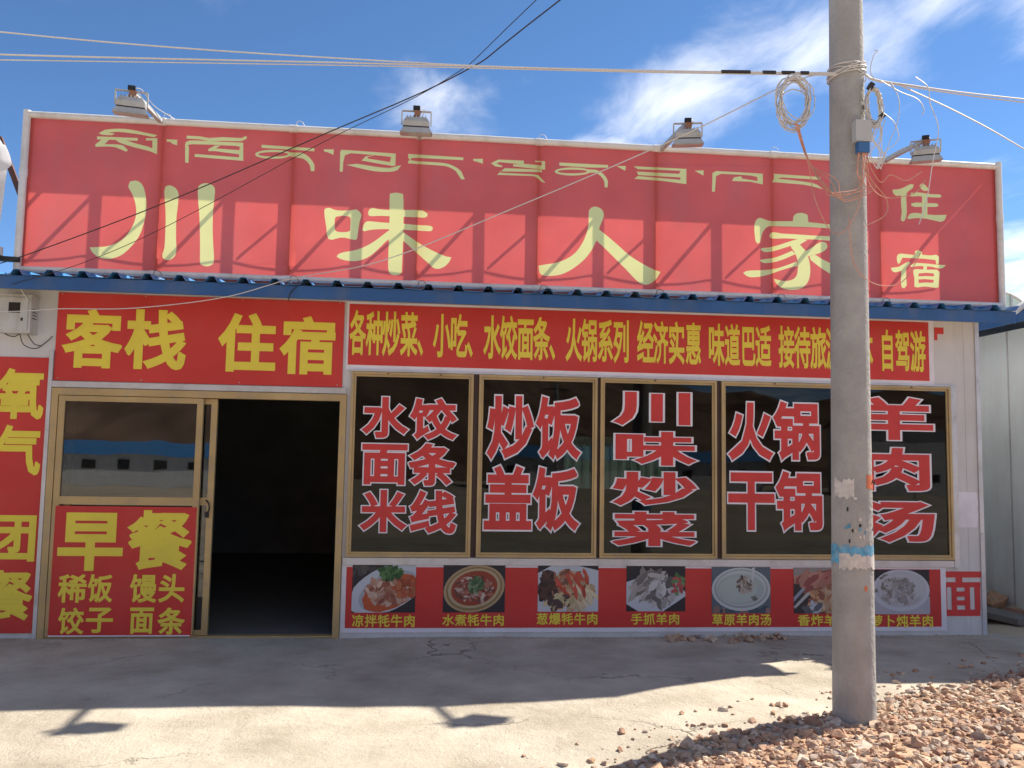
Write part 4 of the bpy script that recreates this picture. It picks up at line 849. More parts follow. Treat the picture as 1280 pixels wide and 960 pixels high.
# food photo banner
def photo(mb, bx, kind):
    x0, z0, x1, z1 = bx; W = x1-x0; H = z1-z0; rnd = random.Random(kind*11+3)
    yy = [-0.0125]
    def P(pts, col, step=0.0002):
        yy[0] -= step; mb.col = col
        mb.poly([(x0+max(0, min(1, a))*W, yy[0], z0+max(0, min(1, b))*H) for a, b in pts])
    def E(cx, cy, rx, ry, col, rot=0.0, n=32, wob=0.0, step=0.0002):
        pts = []
        for i in range(n):
            t = 2*PI*i/n; k = 1+rnd.uniform(-wob, wob)
            a, b = rx*math.cos(t)*k, ry*math.sin(t)*k
            pts.append((cx+a*math.cos(rot)-b*math.sin(rot)*H/W, cy+a*math.sin(rot)*W/H+b*math.cos(rot)))
        P(pts, col, step)
    def chunks(cx, cy, rx, ry, n, s, cols, dens=1.0, asp=1.8, rot=None):
        for _ in range(n):
            a = rnd.uniform(0, 6.28); r = math.sqrt(rnd.random())**dens
            px, py = cx+rx*r*math.cos(a), cy+ry*r*math.sin(a)
            th = rnd.uniform(0, PI) if rot is None else rnd.gauss(rot, 0.35); k = s*rnd.uniform(0.5, 1.3)
            c = rnd.choice(cols); f = rnd.uniform(0.75, 1.2); c = tuple(min(1, q*f) for q in c)
            pts = []
            for i in range(6):
                t = 2*PI*i/6; u = k*asp*math.cos(t)*rnd.uniform(.8, 1.1); v = k*math.sin(t)*rnd.uniform(.7, 1.1)
                pts.append((px+(u*math.cos(th)-v*math.sin(th)), py+(u*math.sin(th)+v*math.cos(th))*W/H))
            P(pts, c, 0.00001)
    dark = (0.035, 0.03, 0.035); plate = (0.50, 0.52, 0.56); pl2 = (0.36, 0.38, 0.42)
    P([(0,0),(1,0),(1,1),(0,1)], dark)
    if kind == 0:
        chunks(.1, .9, .3, .1, 14, .04, [(.07,.06,.06), (.1,.09,.08)])
        E(.55, .5, .66, .46, plate, .45); E(.57, .46, .5, .36, pl2, .45)
        E(.60, .42, .47, .33, (.48, .10, .04), .45, wob=.03)
        chunks(.58, .45, .34, .26, 170, .045, [(.42,.22,.15), (.50,.28,.20), (.33,.14,.09), (.55,.38,.30), (.26,.09,.06)])
        chunks(.85, .55, .18, .22, 40, .04, [(.40,.13,.06), (.34,.08,.04)])
        chunks(.60, .83, .17, .14, 70, .035, [(.05,.12,.04), (.09,.18,.06), (.03,.07,.03)])
    elif kind == 1:
        E(.5, .5, .50, .49, (.42, .30, .17), .25); E(.5, .5, .46, .45, (.26, .17, .08), .25); E(.5, .51, .43, .41, (.45, .34, .20), .25)
        E(.5, .51, .38, .36, (.30, .06, .035), .25)
        chunks(.5, .5, .30, .27, 180, .028, [(.42,.30,.25), (.36,.14,.10), (.16,.06,.05), (.48,.38,.32), (.22,.05,.03)])
        chunks(.52, .58, .12, .16, 60, .03, [(.10,.17,.08), (.06,.11,.05), (.2,.26,.15)])
    elif kind == 2:
        P([(0,.82),(.25,1),(.6,1),(1,.88),(1,0),(0,0)], plate)
        chunks(.5, .45, .40, .38, 120, .05, [(.36,.16,.10), (.42,.24,.14), (.22,.11,.07), (.50,.34,.20)], rot=.9)
        chunks(.18, .5, .14, .34, 50, .045, [(.06,.035,.03), (.10,.05,.04)])
        chunks(.7, .3, .25, .25, 26, .035, [(.60,.50,.34), (.55,.42,.26)], asp=3.5, rot=-.9)
        chunks(.6, .6, .3, .25, 24, .03, [(.48,.08,.05)], asp=3.5, rot=-1)
        chunks(.35, .2, .22, .16, 26, .05, [(.48,.40,.22), (.08,.05,.05)])
    elif kind == 3:
        P([(0,.64),(.3,.78),(.8,.72),(1,.42),(1,.33),(.62,0),(.2,0),(0,.16)], plate)
        chunks(.42, .55, .32, .26, 90, .05, [(.30,.27,.25), (.40,.37,.35), (.19,.17,.16), (.48,.46,.45)], asp=3.2, rot=.8)
        chunks(.62, .40, .24, .26, 70, .05, [(.28,.26,.25), (.42,.40,.39), (.14,.12,.12), (.5,.48,.48)], asp=2.2)
        chunks(.88, .6, .10, .22, 26, .035, [(.08,.17,.07), (.13,.24,.1), (.4,.08,.08)])
    elif kind == 4:
        P([(0,0),(1,0),(1,1),(0,1)], (.10,.13,.16))
        chunks(.5, .04, .5, .06, 20, .05, [(.25,.14,.12), (.07,.09,.11)])
        E(.5, .52, .50, .47, (.48,.50,.50)); E(.5, .53, .455, .42, (.30,.32,.32)); E(.5, .54, .43, .385, (.46,.48,.48))
        E(.49, .52, .40, .34, (.36,.40,.38)); E(.45, .50, .33, .27, (.40,.44,.41), wob=.05)
        chunks(.56, .6, .13, .16, 70, .028, [(.20,.15,.12), (.34,.28,.24), (.10,.08,.07), (.45,.40,.36)])
        chunks(.74, .32, .05, .03, 12, .02, [(.16,.17,.15)])
        P([(.68,.98),(.74,1),(.70,.70),(.67,.70)], (.5,.5,.52))
    elif kind == 5:
        P([(0,0),(1,0),(1,1),(0,1)], (.05,.04,.04)); P([(0,.8),(.6,.95),(1,1),(0,1)], (.28,.24,.22))
        P([(0,.15),(.3,.55),(.35,.5),(.02,.1)], (.45,.42,.4)); P([(.0,.35),(.25,.7),(.3,.66),(.0,.25)], (.3,.3,.36))
        chunks(.5, .72, .42, .16, 90, .06, [(.34,.12,.10), (.42,.20,.15), (.24,.07,.06)], asp=2.6, rot=.5)
        chunks(.62, .3, .34, .28, 130, .05, [(.36,.15,.08), (.48,.26,.13), (.24,.09,.06), (.50,.34,.22)])
        chunks(.32, .1, .12, .1, 18, .05, [(.42,.44,.48), (.1,.1,.11)])
    else:
        P([(0,0),(1,0),(1,.4),(0,.4)], (.40,.38,.42))
        E(.5, .54, .50, .47, (.50,.50,.54)); E(.5, .55, .44, .40, (.44,.44,.47)); E(.5, .56, .40, .35, (.47,.46,.48), wob=.03)
        chunks(.45, .62, .28, .18, 80, .03, [(.30,.28,.26), (.38,.36,.35), (.22,.2,.18)])
        chunks(.5, .36, .30, .10, 60, .04, [(.30,.26,.25), (.40,.37,.38), (.5,.48,.5)])
        chunks(.3, .6, .35, .3, 14, .02, [(.2,.18,.16)])
t = thing('food_banner', 'long red banner of seven food photos with yellow captions at the foot of the wall', 'banner', (2.0, 0, 0.05))
mb = MB(); wavy_sheet(mb, -0.684, 0.040, 4.712, 0.605, -0.006, 0.001, 60, 6); mb.build('white_border', M['white_print'], t)
mb = MB(); wavy_sheet(mb, -0.645, 0.078, 4.660, 0.585, -0.0095, 0.001, 60, 6); mb.build('sheet', M['red'], t, smooth=True)
for k, bx in enumerate(D_PHOTOS):
    mb = MB(); photo(mb, bx, k); mb.build('food_photo', M['photo'], t)
characters(D_CAPTIONS, -0.0125, 0.022, 'em', M['yellow'], t, 0.0008)
mb = MB()
for bx in D_NOODLE: mb.box(bx[0], -0.005, bx[1], bx[2], -0.0015, bx[3])
tag(mb.build('old_sticker', M['sticker_red']), 'red cut out character stuck on the grey wall beside the food photo banner', 'sticker')
mb = MB(); mb.box(4.662, -0.005, 2.74, 4.752, -0.001, 2.80); mb.box(4.662, -0.005, 2.68, 4.69, -0.001, 2.7395)
tag(mb.build('banner_scrap', M['sticker_red']), 'torn scraps of an old red banner at the upper right of the wall', 'scrap')
mb = MB(); mb.prism([(4.852, 0.968), (4.868, 0.962), (5.03, 0.966), (5.035, 1.02), (5.042, 1.09), (5.033, 1.12), (5.044, 1.18), (5.035, 1.283), (4.853, 1.287)], -0.0068, -0.004)
tag(mb.build('paper_notice', M['white_print']), 'blank white paper pasted on the wall right of the last window', 'paper')

# flat nail heads holding the banners
for x in (-3.07, -2.4, -1.6, -0.78):
    for z in (2.12, 2.83):
        tag(MB().box(x, -0.017, z, x+.008, -0.0135, z+.008).build('nail_head', M['lamp']), 'tiny steel nail head along the edge of the red banner above the door', 'nail', 'nail heads of the banner above the door')

# ================================================================ ROOF SIGN
S = thing('roof_sign', 'wide red rooftop sign with pale yellow lettering in a white pipe frame', 'sign', (0.9, -0.17, 2.95))
SX0, SX1, SZ0, SZ1 = -3.345, 5.195, 2.990, 4.285
SY = -0.17
posts = [-2.272, -1.192, -0.124, 0.919, 1.971, 3.040, 4.063]
# the printed fabric: one skin, its red ground and its pale characters share every edge
from mathutils.geometry import delaunay_2d_cdt
groups = []
for idx in ((0, 1, 2), (3, 4, 5, 6, 7, 8), (9,), tuple(range(10, 18)), tuple(range(18, 24)), tuple(range(24, 29))):
    groups.append(('character', [[smooth_ring(r, 3) for r in D_SIGN_BIG[i]] for i in idx]))
for idx in ((0, 1, 2, 3), (4,), (5, 6), (7, 8, 9), (10,), (11, 12), (13,), (14,), (15, 16), (17, 18, 19), (20,), (21,), (22,), (23,), (24,)):
    groups.append(('tibetan_letter', [[smooth_ring(r, 2) for r in D_SIGN_TIB[i]] for i in idx]))
cv, ce = [], []
def loop(r):
    b = len(cv); cv.extend(Vector(p) for p in r); ce.extend((b+i, b+(i+1) % len(r)) for i in range(len(r)))
loop([(SX0, SZ0), (SX1, SZ0), (SX1, SZ1), (SX0, SZ1)])
for _, shapes in groups:
    for rings in shapes:
        for r in rings: loop(r)
xs_ = sorted(set([SX0+(SX1-SX0)*i/70 for i in range(1, 70)]+[p+d for p in posts for d in (-.05, -.025, 0, .025, .05)]))
for x in xs_:
    for j in range(1, 9): cv.append(Vector((x, SZ0+(SZ1-SZ0)*(j+0.13*math.sin(x*7))/9)))
ov, oe, of, _a, _b, _c = delaunay_2d_cdt(cv, ce, [], 1, 1e-6)
boxes_ = [[(min(p[0] for p in rg[0]), min(p[1] for p in rg[0]), max(p[0] for p in rg[0]), max(p[1] for p in rg[0])) for rg in shapes] for _, shapes in groups]
faces_of = {}
for f_ in of:
    c_ = (sum(ov[i].x for i in f_)/len(f_), sum(ov[i].y for i in f_)/len(f_))
    who = -1
    for gi, (_, shapes) in enumerate(groups):
        for bi, rings in enumerate(shapes):
            q = boxes_[gi][bi]
            if q[0] < c_[0] < q[2] and q[1] < c_[1] < q[3] and sum(inside(c_, r) for r in rings) % 2 == 1: who = gi; break
        if who >= 0: break
    faces_of.setdefault(who, []).append(f_)
def sheet_y(x, z):
    d = min(abs(x-p) for p in posts)
    return SY - 0.003*math.cos(min(1, d/0.06)*PI/2) - 0.001*noise.noise(Vector((x*1.5, z*2, 0)))
for gi, fl in faces_of.items():
    mb = MB(); used = {}
    for f_ in fl:
        ids = []
        for i in f_:
            if i not in used: used[i] = len(mb.v); mb.v.append((ov[i].x, sheet_y(ov[i].x, ov[i].y), ov[i].y))
            ids.append(used[i])
        mb.face(ids)
    mb.build('sheet' if gi < 0 else groups[gi][0], M['sign_red'] if gi < 0 else M['sign_yellow'], S, smooth=True)
# pipe frame, in lengths joined by sleeves
YP = SY-0.012
def pipe_run(p, q, cuts, r=0.027):
    p, q = Vector(p), Vector(q); cs = [0]+cuts+[1]
    for a, c in zip(cs[:-1], cs[1:]):
        g = 0.0006
        A_ = p.lerp(q, a+(g if a else 0)); C_ = p.lerp(q, c-(g if c < 1 else 0))
        mb = MB(); mb.tube([A_, A_.lerp(C_, .5)+Vector((0, 0, random.uniform(-.003, .003)))*(abs((q-p).x) > 1), C_], r, 14)
        mb.build('frame_pipe', M['pipe'], S, smooth=True)
    for a in cuts:
        A_ = p.lerp(q, a); d = (q-p).normalized()*0.035
        MB().tube([A_-d, A_+d], r+0.004, 14).build('pipe_sleeve', M['pipe'], S, smooth=True)
f = lambda x: (x-SX0)/(SX1-SX0)
pipe_run((SX0-.02, YP, SZ1+.012), (SX1+.02, YP, SZ1+.012), [f(p) for p in posts], 0.029)
pipe_run((SX0-.02, YP, SZ0+.006), (SX1+.02, YP, SZ0+.006), [f(p) for p in posts], 0.025)
pipe_run((SX0-.02, YP-.001, SZ0-.05), (SX0-.02, YP-.001, SZ1+.045), [0.62], 0.030)
pipe_run((SX1+.02, YP-.001, SZ0-.05), (SX1+.02, YP-.001, SZ1+.05), [0.62], 0.029)
# steel frame behind the fabric
BY = 0.045
for p in posts+[SX0+.02, SX1-.02]:
    MB().box(p-0.018, SY+0.006, 2.965, p+0.018, SY+0.042, 4.27).build('front_post', M['steel'], S)
for p in posts+[SX0+.02]:
    MB().box(p-0.022, BY, 2.965, p+0.022, BY+0.026, 4.27).build('rear_post', M['steel'], S)
MB().box(SX0, BY+.002, 2.990, SX1, BY+.038, 3.025).build('rear_rail', M['steel'], S)
MB().box(SX0, SY+0.004, 4.274, SX1, BY+0.045, 4.290).build('top_plate', M['plate'], S)
MB().box(SX1+.001, SY+0.006, 2.99, SX1+.012, BY+0.04, 4.268).build('side_plate', M['plate'], S)
edges = [SX0+.02]+posts+[SX1-.02]
for a, c in zip(edges[:-1], edges[1:]):
    if a == edges[0]:
        mb = MB(); mb.bar((a+.12-.05, .03, 3.52), (a+.60, .03, 4.20), 0.026); mb.build('diagonal_brace', M['steel'], S)
    mb = MB(); mb.bar((a+.50, .03, 3.57), (min(a+1.06, c+.02), .03, 4.24), 0.030); mb.build('diagonal_brace', M['steel'], S)
    if c < edges[-1]:
        mb = MB(); mb.bar((c+.04, .03, 3.66), (c+.42, .03, 4.02), 0.022); mb.build('diagonal_brace', M['steel'], S)
# wire drooping behind the fabric: throws the faint curved shadow
mb = MB(); pts = []
for a, c in zip(edges[:-1], edges[1:]):
    pts += sag((a, BY-.01, 3.62), (c, BY-.01, 3.66), 0.07, 8)[:-1]
mb.tube(pts, 0.005, 5); mb.build('sagging_wire', M['cable_black'], S)
# wire ties poking out along the pipe
for p in posts:
    for zz, sgn in ((SZ1+.03, 1), (SZ0-.01, -1)):
        mb = MB(); q = Vector((p+random.uniform(-.02, .03), YP-.03, zz))
        mb.tube(smooth_path([q, q+Vector((.01, -.005, .035)), q+Vector((.05, -.01, .03)), q+Vector((.07, -.01, -.005))], 5), 0.0025, 5)
        mb.tube(smooth_path([q, q+Vector((-.02, -.01, -.03)), q+Vector((.01, -.01, -.05))], 4), 0.002, 5)
        mb.build('wire_tie', M['cable_white'] if sgn > 0 else M['steel'], S)

# ================================================================ FLOODLIGHTS
def floodlight(mx, hx, hy, hz, yaw, label):
    L_ = thing('floodlight', label, 'floodlight', (mx, -0.16, 4.30), 'floodlights on top of the sign')
    R_ = Matrix.Rotation(yaw, 3, 'Z') @ Matrix.Rotation(math.radians(9), 3, 'X')
    C_ = Vector((hx, hy, hz))
    def T_(p): return C_ + R_ @ Vector(p)
    knuckle = T_((0.0, 0.02, 0.135))
    mb = MB(); mb.bar((mx, -0.12, 4.27), knuckle, 0.034, 0.034); mb.build('arm', M['lamp'], L_)
    mb = MB(); mb.bar((mx-.03, -0.14, 4.325), (mx+.03, -0.14, 4.325), 0.05, 0.012); mb.build('clamp', M['steel'], L_)
    def frust(mb, w0, d0, z0, w1, d1, z1):
        b = len(mb.v)
        for w_, d_, z_ in ((w0, d0, z0), (w1, d1, z1)):
            for a, c in ((-1,-1), (1,-1), (1,1), (-1,1)): mb.v.append(tuple(T_((a*w_/2, c*d_/2, z_))))
        for k in ((3,2,1,0), (4,5,6,7), (0,1,5,4), (1,2,6,5), (2,3,7,6), (3,0,4,7)): mb.face([b+i for i in k])
    mb = MB(); frust(mb, .215, .115, 0, .208, .11, .042); frust(mb, .205, .108, .0422, .16, .08, .075); hs_ = mb.build('housing', M['lamp'], L_)
    mb = MB()
    for i in range(7):
        x = -.075+.025*i
        b = len(mb.v)
        for a in (-.003, .003):
            for c, z in ((-.045, .073), (.045, .073), (.035, .090), (-.035, .090)): mb.v.append(tuple(T_((x+a, c, z))))
        for k in ((0,1,2,3), (7,6,5,4), (0,4,5,1), (1,5,6,2), (2,6,7,3), (3,7,4,0)): mb.face([b+q for q in k])
    mb.build('cooling_fin', M['lamp'], hs_)
    mb = MB(); frust(mb, .208, .110, -.010, .208, .110, -.0005); mb.build('gasket', M['lamp_black'], L_)
    mb = MB(); frust(mb, .262, .15, -.055, .212, .115, -.0105); mb.build('visor', M['lamp'], L_)
    mb = MB(); frust(mb, .235, .13, -.0595, .235, .13, -.0555); mb.build('front_glass', M['lamp_glass'], L_)
    mb = MB()
    for s_ in (-1, 1): mb.bar(T_((s_*.118, 0, .015)), T_((s_*.118, 0, .122)), .010, .022)
    mb.bar(T_((-.118, 0, .127)), T_((.118, 0, .127)), .022, .008)
    mb.build('yoke', M['lamp'], L_)
    mb = MB(); mb.bar(T_((-.028, 0, .150)), T_((.028, 0, .150)), .045, .034); mb.build('junction_box', M['lamp_black'], L_)
    mb = MB(); mb.bar(T_((0.0, 0.0, .075)), T_((0.012, 0.01, .132)), .05, .05); mb.build('ballast', M['lamp_copper'], L_)
    mb = MB(); k = Vector(knuckle)
    mb.tube(smooth_path([T_((.02, .02, .16)), k+Vector((.06, .05, .03)), Vector(((mx+k.x)/2+.03, (k.y-.12)/2, 4.36)), Vector((mx+.08, -.15, 4.33))], 6), .0035, 5)
    mb.build('cord', M['cable_white'], L_)
floodlight(-2.26, -2.40, -0.58, 4.245, 0.20, 'leftmost floodlight on the sign, arm leaning left, above the first Tibetan letters')
floodlight(-0.126, -0.150, -0.60, 4.205, 0.0, 'floodlight second from left on the sign, squarely facing the street')
floodlight(1.99, 2.125, -0.60, 4.235, -0.20, 'floodlight third from left on the sign, arm leaning right, left of the concrete pole')
floodlight(4.05, 4.275, -0.55, 4.225, -0.42, 'rightmost floodlight on the sign, right of the concrete pole')

# ================================================================ METER BOX
t = thing('meter_box', 'dirty white electric meter box on the wall at the far left', 'meter box', (-3.37, 0, 2.48))
MB().box(-3.505, -0.14, 2.475, -3.255, -0.002, 2.775).build('box_body', M['box_white'], t)
MB().box(-3.515, -0.155, 2.776, -3.245, 0.0, 2.79).build('box_lid', M['box_white'], t)
d_ = MB().box(-3.495, -0.148, 2.495, -3.275, -0.141, 2.765).build('box_door', M['box_white'], t)
mb = MB(); mb.box(-3.425, -0.1505, 2.64, -3.335, -0.1485, 2.725); mb.build('glass_window', M['dark_glass'], d_)
mb = MB(); mb.box(-3.325, -0.152, 2.575, -3.31, -0.1485, 2.60); mb.build('latch', M['lamp_black'], d_)
for k in range(4):
    MB().box(-3.2549, -0.11, 2.60+k*.025, -3.2525, -0.04, 2.607+k*.025).build('vent_slit', M['lamp_black'], t)
mb = MB()
mb.tube(smooth_path([(-3.36, -.07, 2.475), (-3.33, -.06, 2.39), (-3.24, -.05, 2.36), (-3.16, -.04, 2.42), (-3.12, -.03, 2.47)], 6), .004, 6)
mb.tube(smooth_path([(-3.30, -.07, 2.475), (-3.25, -.06, 2.40), (-3.20, -.05, 2.385)], 6), .004, 6)
mb.tube(smooth_path([(-3.52, -.09, 2.60), (-3.47, -.10, 2.48), (-3.40, -.09, 2.45), (-3.36, -.08, 2.475)], 6), .004, 6)
mb.build('loose_wire', M['cable_black'], t)

# ================================================================ UTILITY POLE
PX, PY = 2.530, -2.50
U = thing('utility_pole', 'tall round weathered concrete utility pole standing in front of the restaurant', 'pole', (PX, PY, 0))
mb = MB(); n = 48; zs = [-0.4+i*0.4 for i in range(24)]
def pr(z): return 0.1215-0.0050*z
mb.tube([(PX+0.004*z, PY, z) for z in zs], [pr(z) for z in zs], n); mb.build('shaft', M['pole'], U, smooth=True)
def patch(name, mat, a0, a1, z0, z1, off, jag=0.0, na=14, nz=6, seed=1):
    rnd = random.Random(seed); mb = MB()
    jt = [rnd.uniform(-jag, jag) for _ in range(na+1)]; jb = [rnd.uniform(-jag, jag) for _ in range(na+1)]
    for j in range(nz+1):
        for i in range(na+1):
            a = math.radians(a0+(a1-a0)*i/na); v = j/nz
            z = (z0+jb[i])*(1-v)+(z1+jt[i])*v; r = pr(z)+off
            mb.v.append((PX+0.004*z+r*math.sin(a), PY-r*math.cos(a), z))
    for j in range(nz):
        for i in range(na):
            a = j*(na+1)+i; mb.face([a, a+1, a+na+2, a+na+1])
    return mb.build(name, mat, U)
patch('blue_band', M['pole_blue'], -180, 180, 0.945, 1.055, 0.0015, 0.012, 60, 3, 4)
patch('torn_paper', M['paper'], -65, 62, 0.925, 1.005, 0.003, 0.012, 22, 3, 5)
patch('torn_paper', M['paper'], -82, -20, 1.335, 1.44, 0.0015, 0.02, 9, 3, 6)
patch('orange_sticker', M['orange'], 18, 62, 1.39, 1.47, 0.0015, 0.008, 8, 3, 8)
rs = random.Random(5)
for k in range(34):
    a = rs.uniform(-60, 85); z = rs.uniform(1.06, 1.33); s_ = rs.uniform(.006, .014)
    patch('sticker_scrap', rs.choice((M['paper'], M['pole_blue'], M['paper'], M['lamp_black'])), a, a+rs.uniform(4, 10), z, z+s_*1.5, 0.0012+.0001*k, .003, 2, 2, k)
patch('orange_sticker', M['orange'], 5, 14, 0.80, 0.83, 0.0015, .004, 4, 2, 9)
mb = MB(); put_glyph(mb, 'A', (2.595, 1.415, 2.615, 1.445), PY-0.116, 0.03); put_glyph(mb, 'L', (2.618, 1.415, 2.632, 1.445), PY-0.108, 0.03)
mb.build('sticker_letters', M['lamp_black'], U)
# wire wraps where the cables are tied
mb = MB()
for k in range(9):
    z0 = 3.93+rs.uniform(-.05, .06); tilt = rs.uniform(-.05, .05)
    pts = []
    for i in range(26):
        a = 2*PI*i/26; r = pr(4)+.006+.001*k
        pts.append((PX+.016+r*math.cos(a), PY+r*math.sin(a), z0+tilt*math.cos(a)))
    mb.tube(pts, .0035, 5, closed=True)
mb.build('cable_wrap', M['cable_white'], U)

# splitter box on the pole
JX = PX+0.045
t = thing('splitter_box', 'small clear and blue plastic cable box strapped to the concrete pole above the sign', 'junction box', (JX, PY-.13, 3.5))
MB().box(JX-.055, PY-.155, 3.47, JX+.045, PY-.09, 3.60).build('box_lid', M['clear_box'], t)
MB().box(JX-.035, PY-.145, 3.405, JX+.035, PY-.095, 3.469).build('box_base', M['blue_plastic'], t)

# ================================================================ CABLES
def cable(name, pts, r, mat, label, group=None, n=6, sm=8):
    mb = MB(); mb.tube(smooth_path(pts, sm) if sm else pts, r, n)
    return tag(mb.build(name, mat, smooth=True), label, 'cable', group)
YC = -2.56
cable('overhead_cable', [(-14, YC-.3, 4.75), (-9.5, YC-.2, 4.32), (-5.5, YC-.1, 4.03), (-2.46, YC, 3.855), (-0.2, YC, 3.825), (1.2, YC, 3.865), (2.45, YC, 3.928)], 0.0042, M['cable_white'], 'upper of the pale overhead cables running left from the pole')
cable('overhead_cable', [(-14, YC+.2, 3.75), (-9.5, YC+.1, 3.62), (-5.5, YC, 3.64), (-2.46, YC, 3.722), (-0.2, YC, 3.812), (1.2, YC, 3.860), (2.45, YC, 3.920)], 0.0050, M['cable_white'], 'middle pale overhead cable running left from the pole')
cable('overhead_cable', [(-14, YC+.3, 3.60), (-9.5, YC+.2, 3.52), (-5.5, YC+.1, 3.58), (-2.46, YC, 3.690), (-0.2, YC, 3.798), (1.2, YC, 3.853), (2.45, YC, 3.912)], 0.0034, M['cable_white'], 'lowest pale overhead cable running left from the pole')
cable('overhead_cable', [(2.64, YC, 3.93), (2.86, YC, 3.885), (4.2, YC, 3.82), (9.0, YC, 3.72)], 0.0048, M['cable_white'], 'pale overhead cable running right from the pole, upper one of the pair', sm=8)
cable('overhead_cable', [(2.64, YC, 3.92), (2.86, YC, 3.875), (4.2, YC, 3.79), (9.0, YC, 3.60)], 0.0042, M['cable_white'], 'pale overhead cable running right from the pole, lower one of the pair', sm=8)
cable('drop_cable', [(2.86, YC, 3.875), (3.29, YC, 3.70), (3.75, YC, 3.47), (5.5, YC+.2, 2.7)], 0.004, M['cable_white'], 'thin white cable slanting down to the right from the pole top')
for k, (a, c) in enumerate(((1.72, 1.90), (1.98, 2.06), (2.10, 2.18), (2.22, 2.27))):
    z = 3.862+(a-1.2)*0.050
    mb = MB(); mb.tube([(a, YC-.002, z), (c, YC-.002, z+(c-a)*.05)], .0115, 8)
    tag(mb.build('tape', M['cable_black']), ('widest black tape sleeve on the pale cable, farthest left of the pole', 'short black tape on the cable, next to the widest sleeve', 'black tape on the cable just above the left wire coil', 'black tape on the cable nearest the pole on its left')[k], 'tape')
cable('black_cable', [(-3.6, -.30, 2.98), (-3.27, -.42, 3.03), (-2.19, -.55, 3.46), (-0.838, -1.2, 3.865), (0.155, -2.0, 4.035), (0.69, -2.8, 4.134), (3.2, -6.5, 4.75)], 0.0042, M['cable_black'], 'upper black cable slanting from the left eave up across the sign')
cable('black_cable', [(-3.33, -.33, 2.84), (-2.75, -.42, 3.02), (-2.05, -.6, 3.31), (-0.845, -1.2, 3.80), (0.06, -2.0, 3.985), (0.553, -2.8, 4.124), (2.6, -6.2, 4.9)], 0.0026, M['cable_black'], 'lower thinner black cable slanting from the left eave up across the sign')
cable('white_service_cable', [(-4.4, -.3, 2.60), (-3.45, -.36, 2.61), (-3.15, -.38, 2.625), (-2.9, -.4, 2.645), (-2.35, -.4, 2.67), (-1.66, -.42, 2.777), (-1.09, -.55, 2.93), (-0.35, -1.3, 2.93), (0.571, -1.5, 3.30), (1.53, -2.2, 3.59), (2.21, -2.45, 3.90), (2.45, YC, 3.93)], 0.0038, M['cable_white'], 'long white cable rising from the meter box across the sign to the pole')
cable('drop_wire', [(-3.36, -.33, 2.93), (-3.30, -.20, 2.80), (-3.27, -.16, 2.74)], 0.004, M['cable_white'], 'short white wire dropping from the eave onto the meter box')
cable('drop_wire', [(-1.08, -.33, 2.95), (-1.10, -.35, 2.90), (-1.15, -.34, 2.84), (-1.16, -.33, 2.78)], 0.004, M['cable_black'], 'short black wire hanging from the roof edge over the red banner')

def coil(name, cx, cz, rx, rz, nl, mat, label, seed, y=YC-.06, r=.0035, jit=.02):
    rnd = random.Random(seed); mb = MB()
    for k in range(nl):
        pts = []
        ox, oz = rnd.gauss(0, jit*.5), rnd.gauss(0, jit*.7); kx, kz = rx*rnd.uniform(.8, 1.08), rz*rnd.uniform(.85, 1.1)
        ph = rnd.uniform(-.2, .2)
        for i in range(30):
            a = 2*PI*i/30
            pts.append((cx+ox+kx*math.cos(a+ph)+rnd.uniform(-.002, .002), y+rnd.uniform(-.01, .01)+k*.004, cz+oz-abs(oz)*.5+kz*math.sin(a)*(1.12 if math.sin(a) < 0 else 1)))
        mb.tube(smooth_path(pts+[pts[0]], 2)[:-1], r, 5, closed=True)
    return tag(mb.build(name, mat, smooth=True), label, 'wire coil')
coil('wire_coil', 2.160, 3.725, .096, .142, 15, M['cable_white'], 'loose coil of cream wire hanging left of the concrete pole', 3, jit=.022)
coil('wire_coil', 2.665, 3.715, .052, .110, 11, M['cable_white'], 'neat coil of white wire tied with black tape right of the concrete pole', 5, jit=.010, r=.004)
mb = MB(); mb.bar((2.632, YC-.05, 3.815), (2.652, YC-.05, 3.85), .03, .03)
tag(mb.build('tape', M['cable_black']), 'black tie at the top of the white wire coil right of the pole', 'tape')
mb = MB(); mb.bar((2.702, YC-.05, 3.64), (2.722, YC-.05, 3.66), .03, .03)
tag(mb.build('tape', M['cable_black']), 'black tie low on the right side of the white wire coil right of the pole', 'tape')
rnd = random.Random(21)
def tangle(name, paths, r, mat, label):
    mb = MB()
    for p in paths: mb.tube(smooth_path(p, 7), r, 5)
    return tag(mb.build(name, mat, smooth=True), label, 'wire')
yb = YC-.07
P_l = []
for k in range(8):
    a = rnd.uniform(-.025, .025)
    P_l.append([(2.70+a, yb, 3.62), (2.655+rnd.uniform(-.03, .05), yb-.01, 3.50), (2.65+rnd.uniform(-.04, .06), yb, 3.40), (2.665+rnd.uniform(-.02, .03), yb, 3.31)])
P_l.append([(2.71, yb, 3.66), (2.78, yb, 3.60), (2.80, yb, 3.50), (2.72, yb, 3.42), (2.69, yb, 3.36)])
P_l.append([(2.76, yb, 3.86), (2.81, yb, 3.75), (2.80, yb, 3.62), (2.74, yb, 3.47), (2.70, yb, 3.36)])
P_l.append([(2.66, yb, 3.86), (2.63, yb, 3.92), (2.655, yb, 4.02), (2.68, yb, 4.05), (2.66, yb, 4.052)])
P_l.append([(2.70, yb, 3.86), (2.82, yb, 3.80), (2.93, yb, 3.76), (2.97, yb, 3.70), (2.955, yb, 3.66)])
P_l.append([(2.92, yb, 3.90), (3.0, yb, 3.84), (3.01, yb, 3.74), (3.06, yb, 3.58), (3.02, yb, 3.38), (2.97, yb, 3.12), (2.92, yb, 2.98)])
tangle('hanging_wires', P_l, .0028, M['cable_white'], 'tangle of thin white wires hanging below the coil right of the pole')
P_l = []
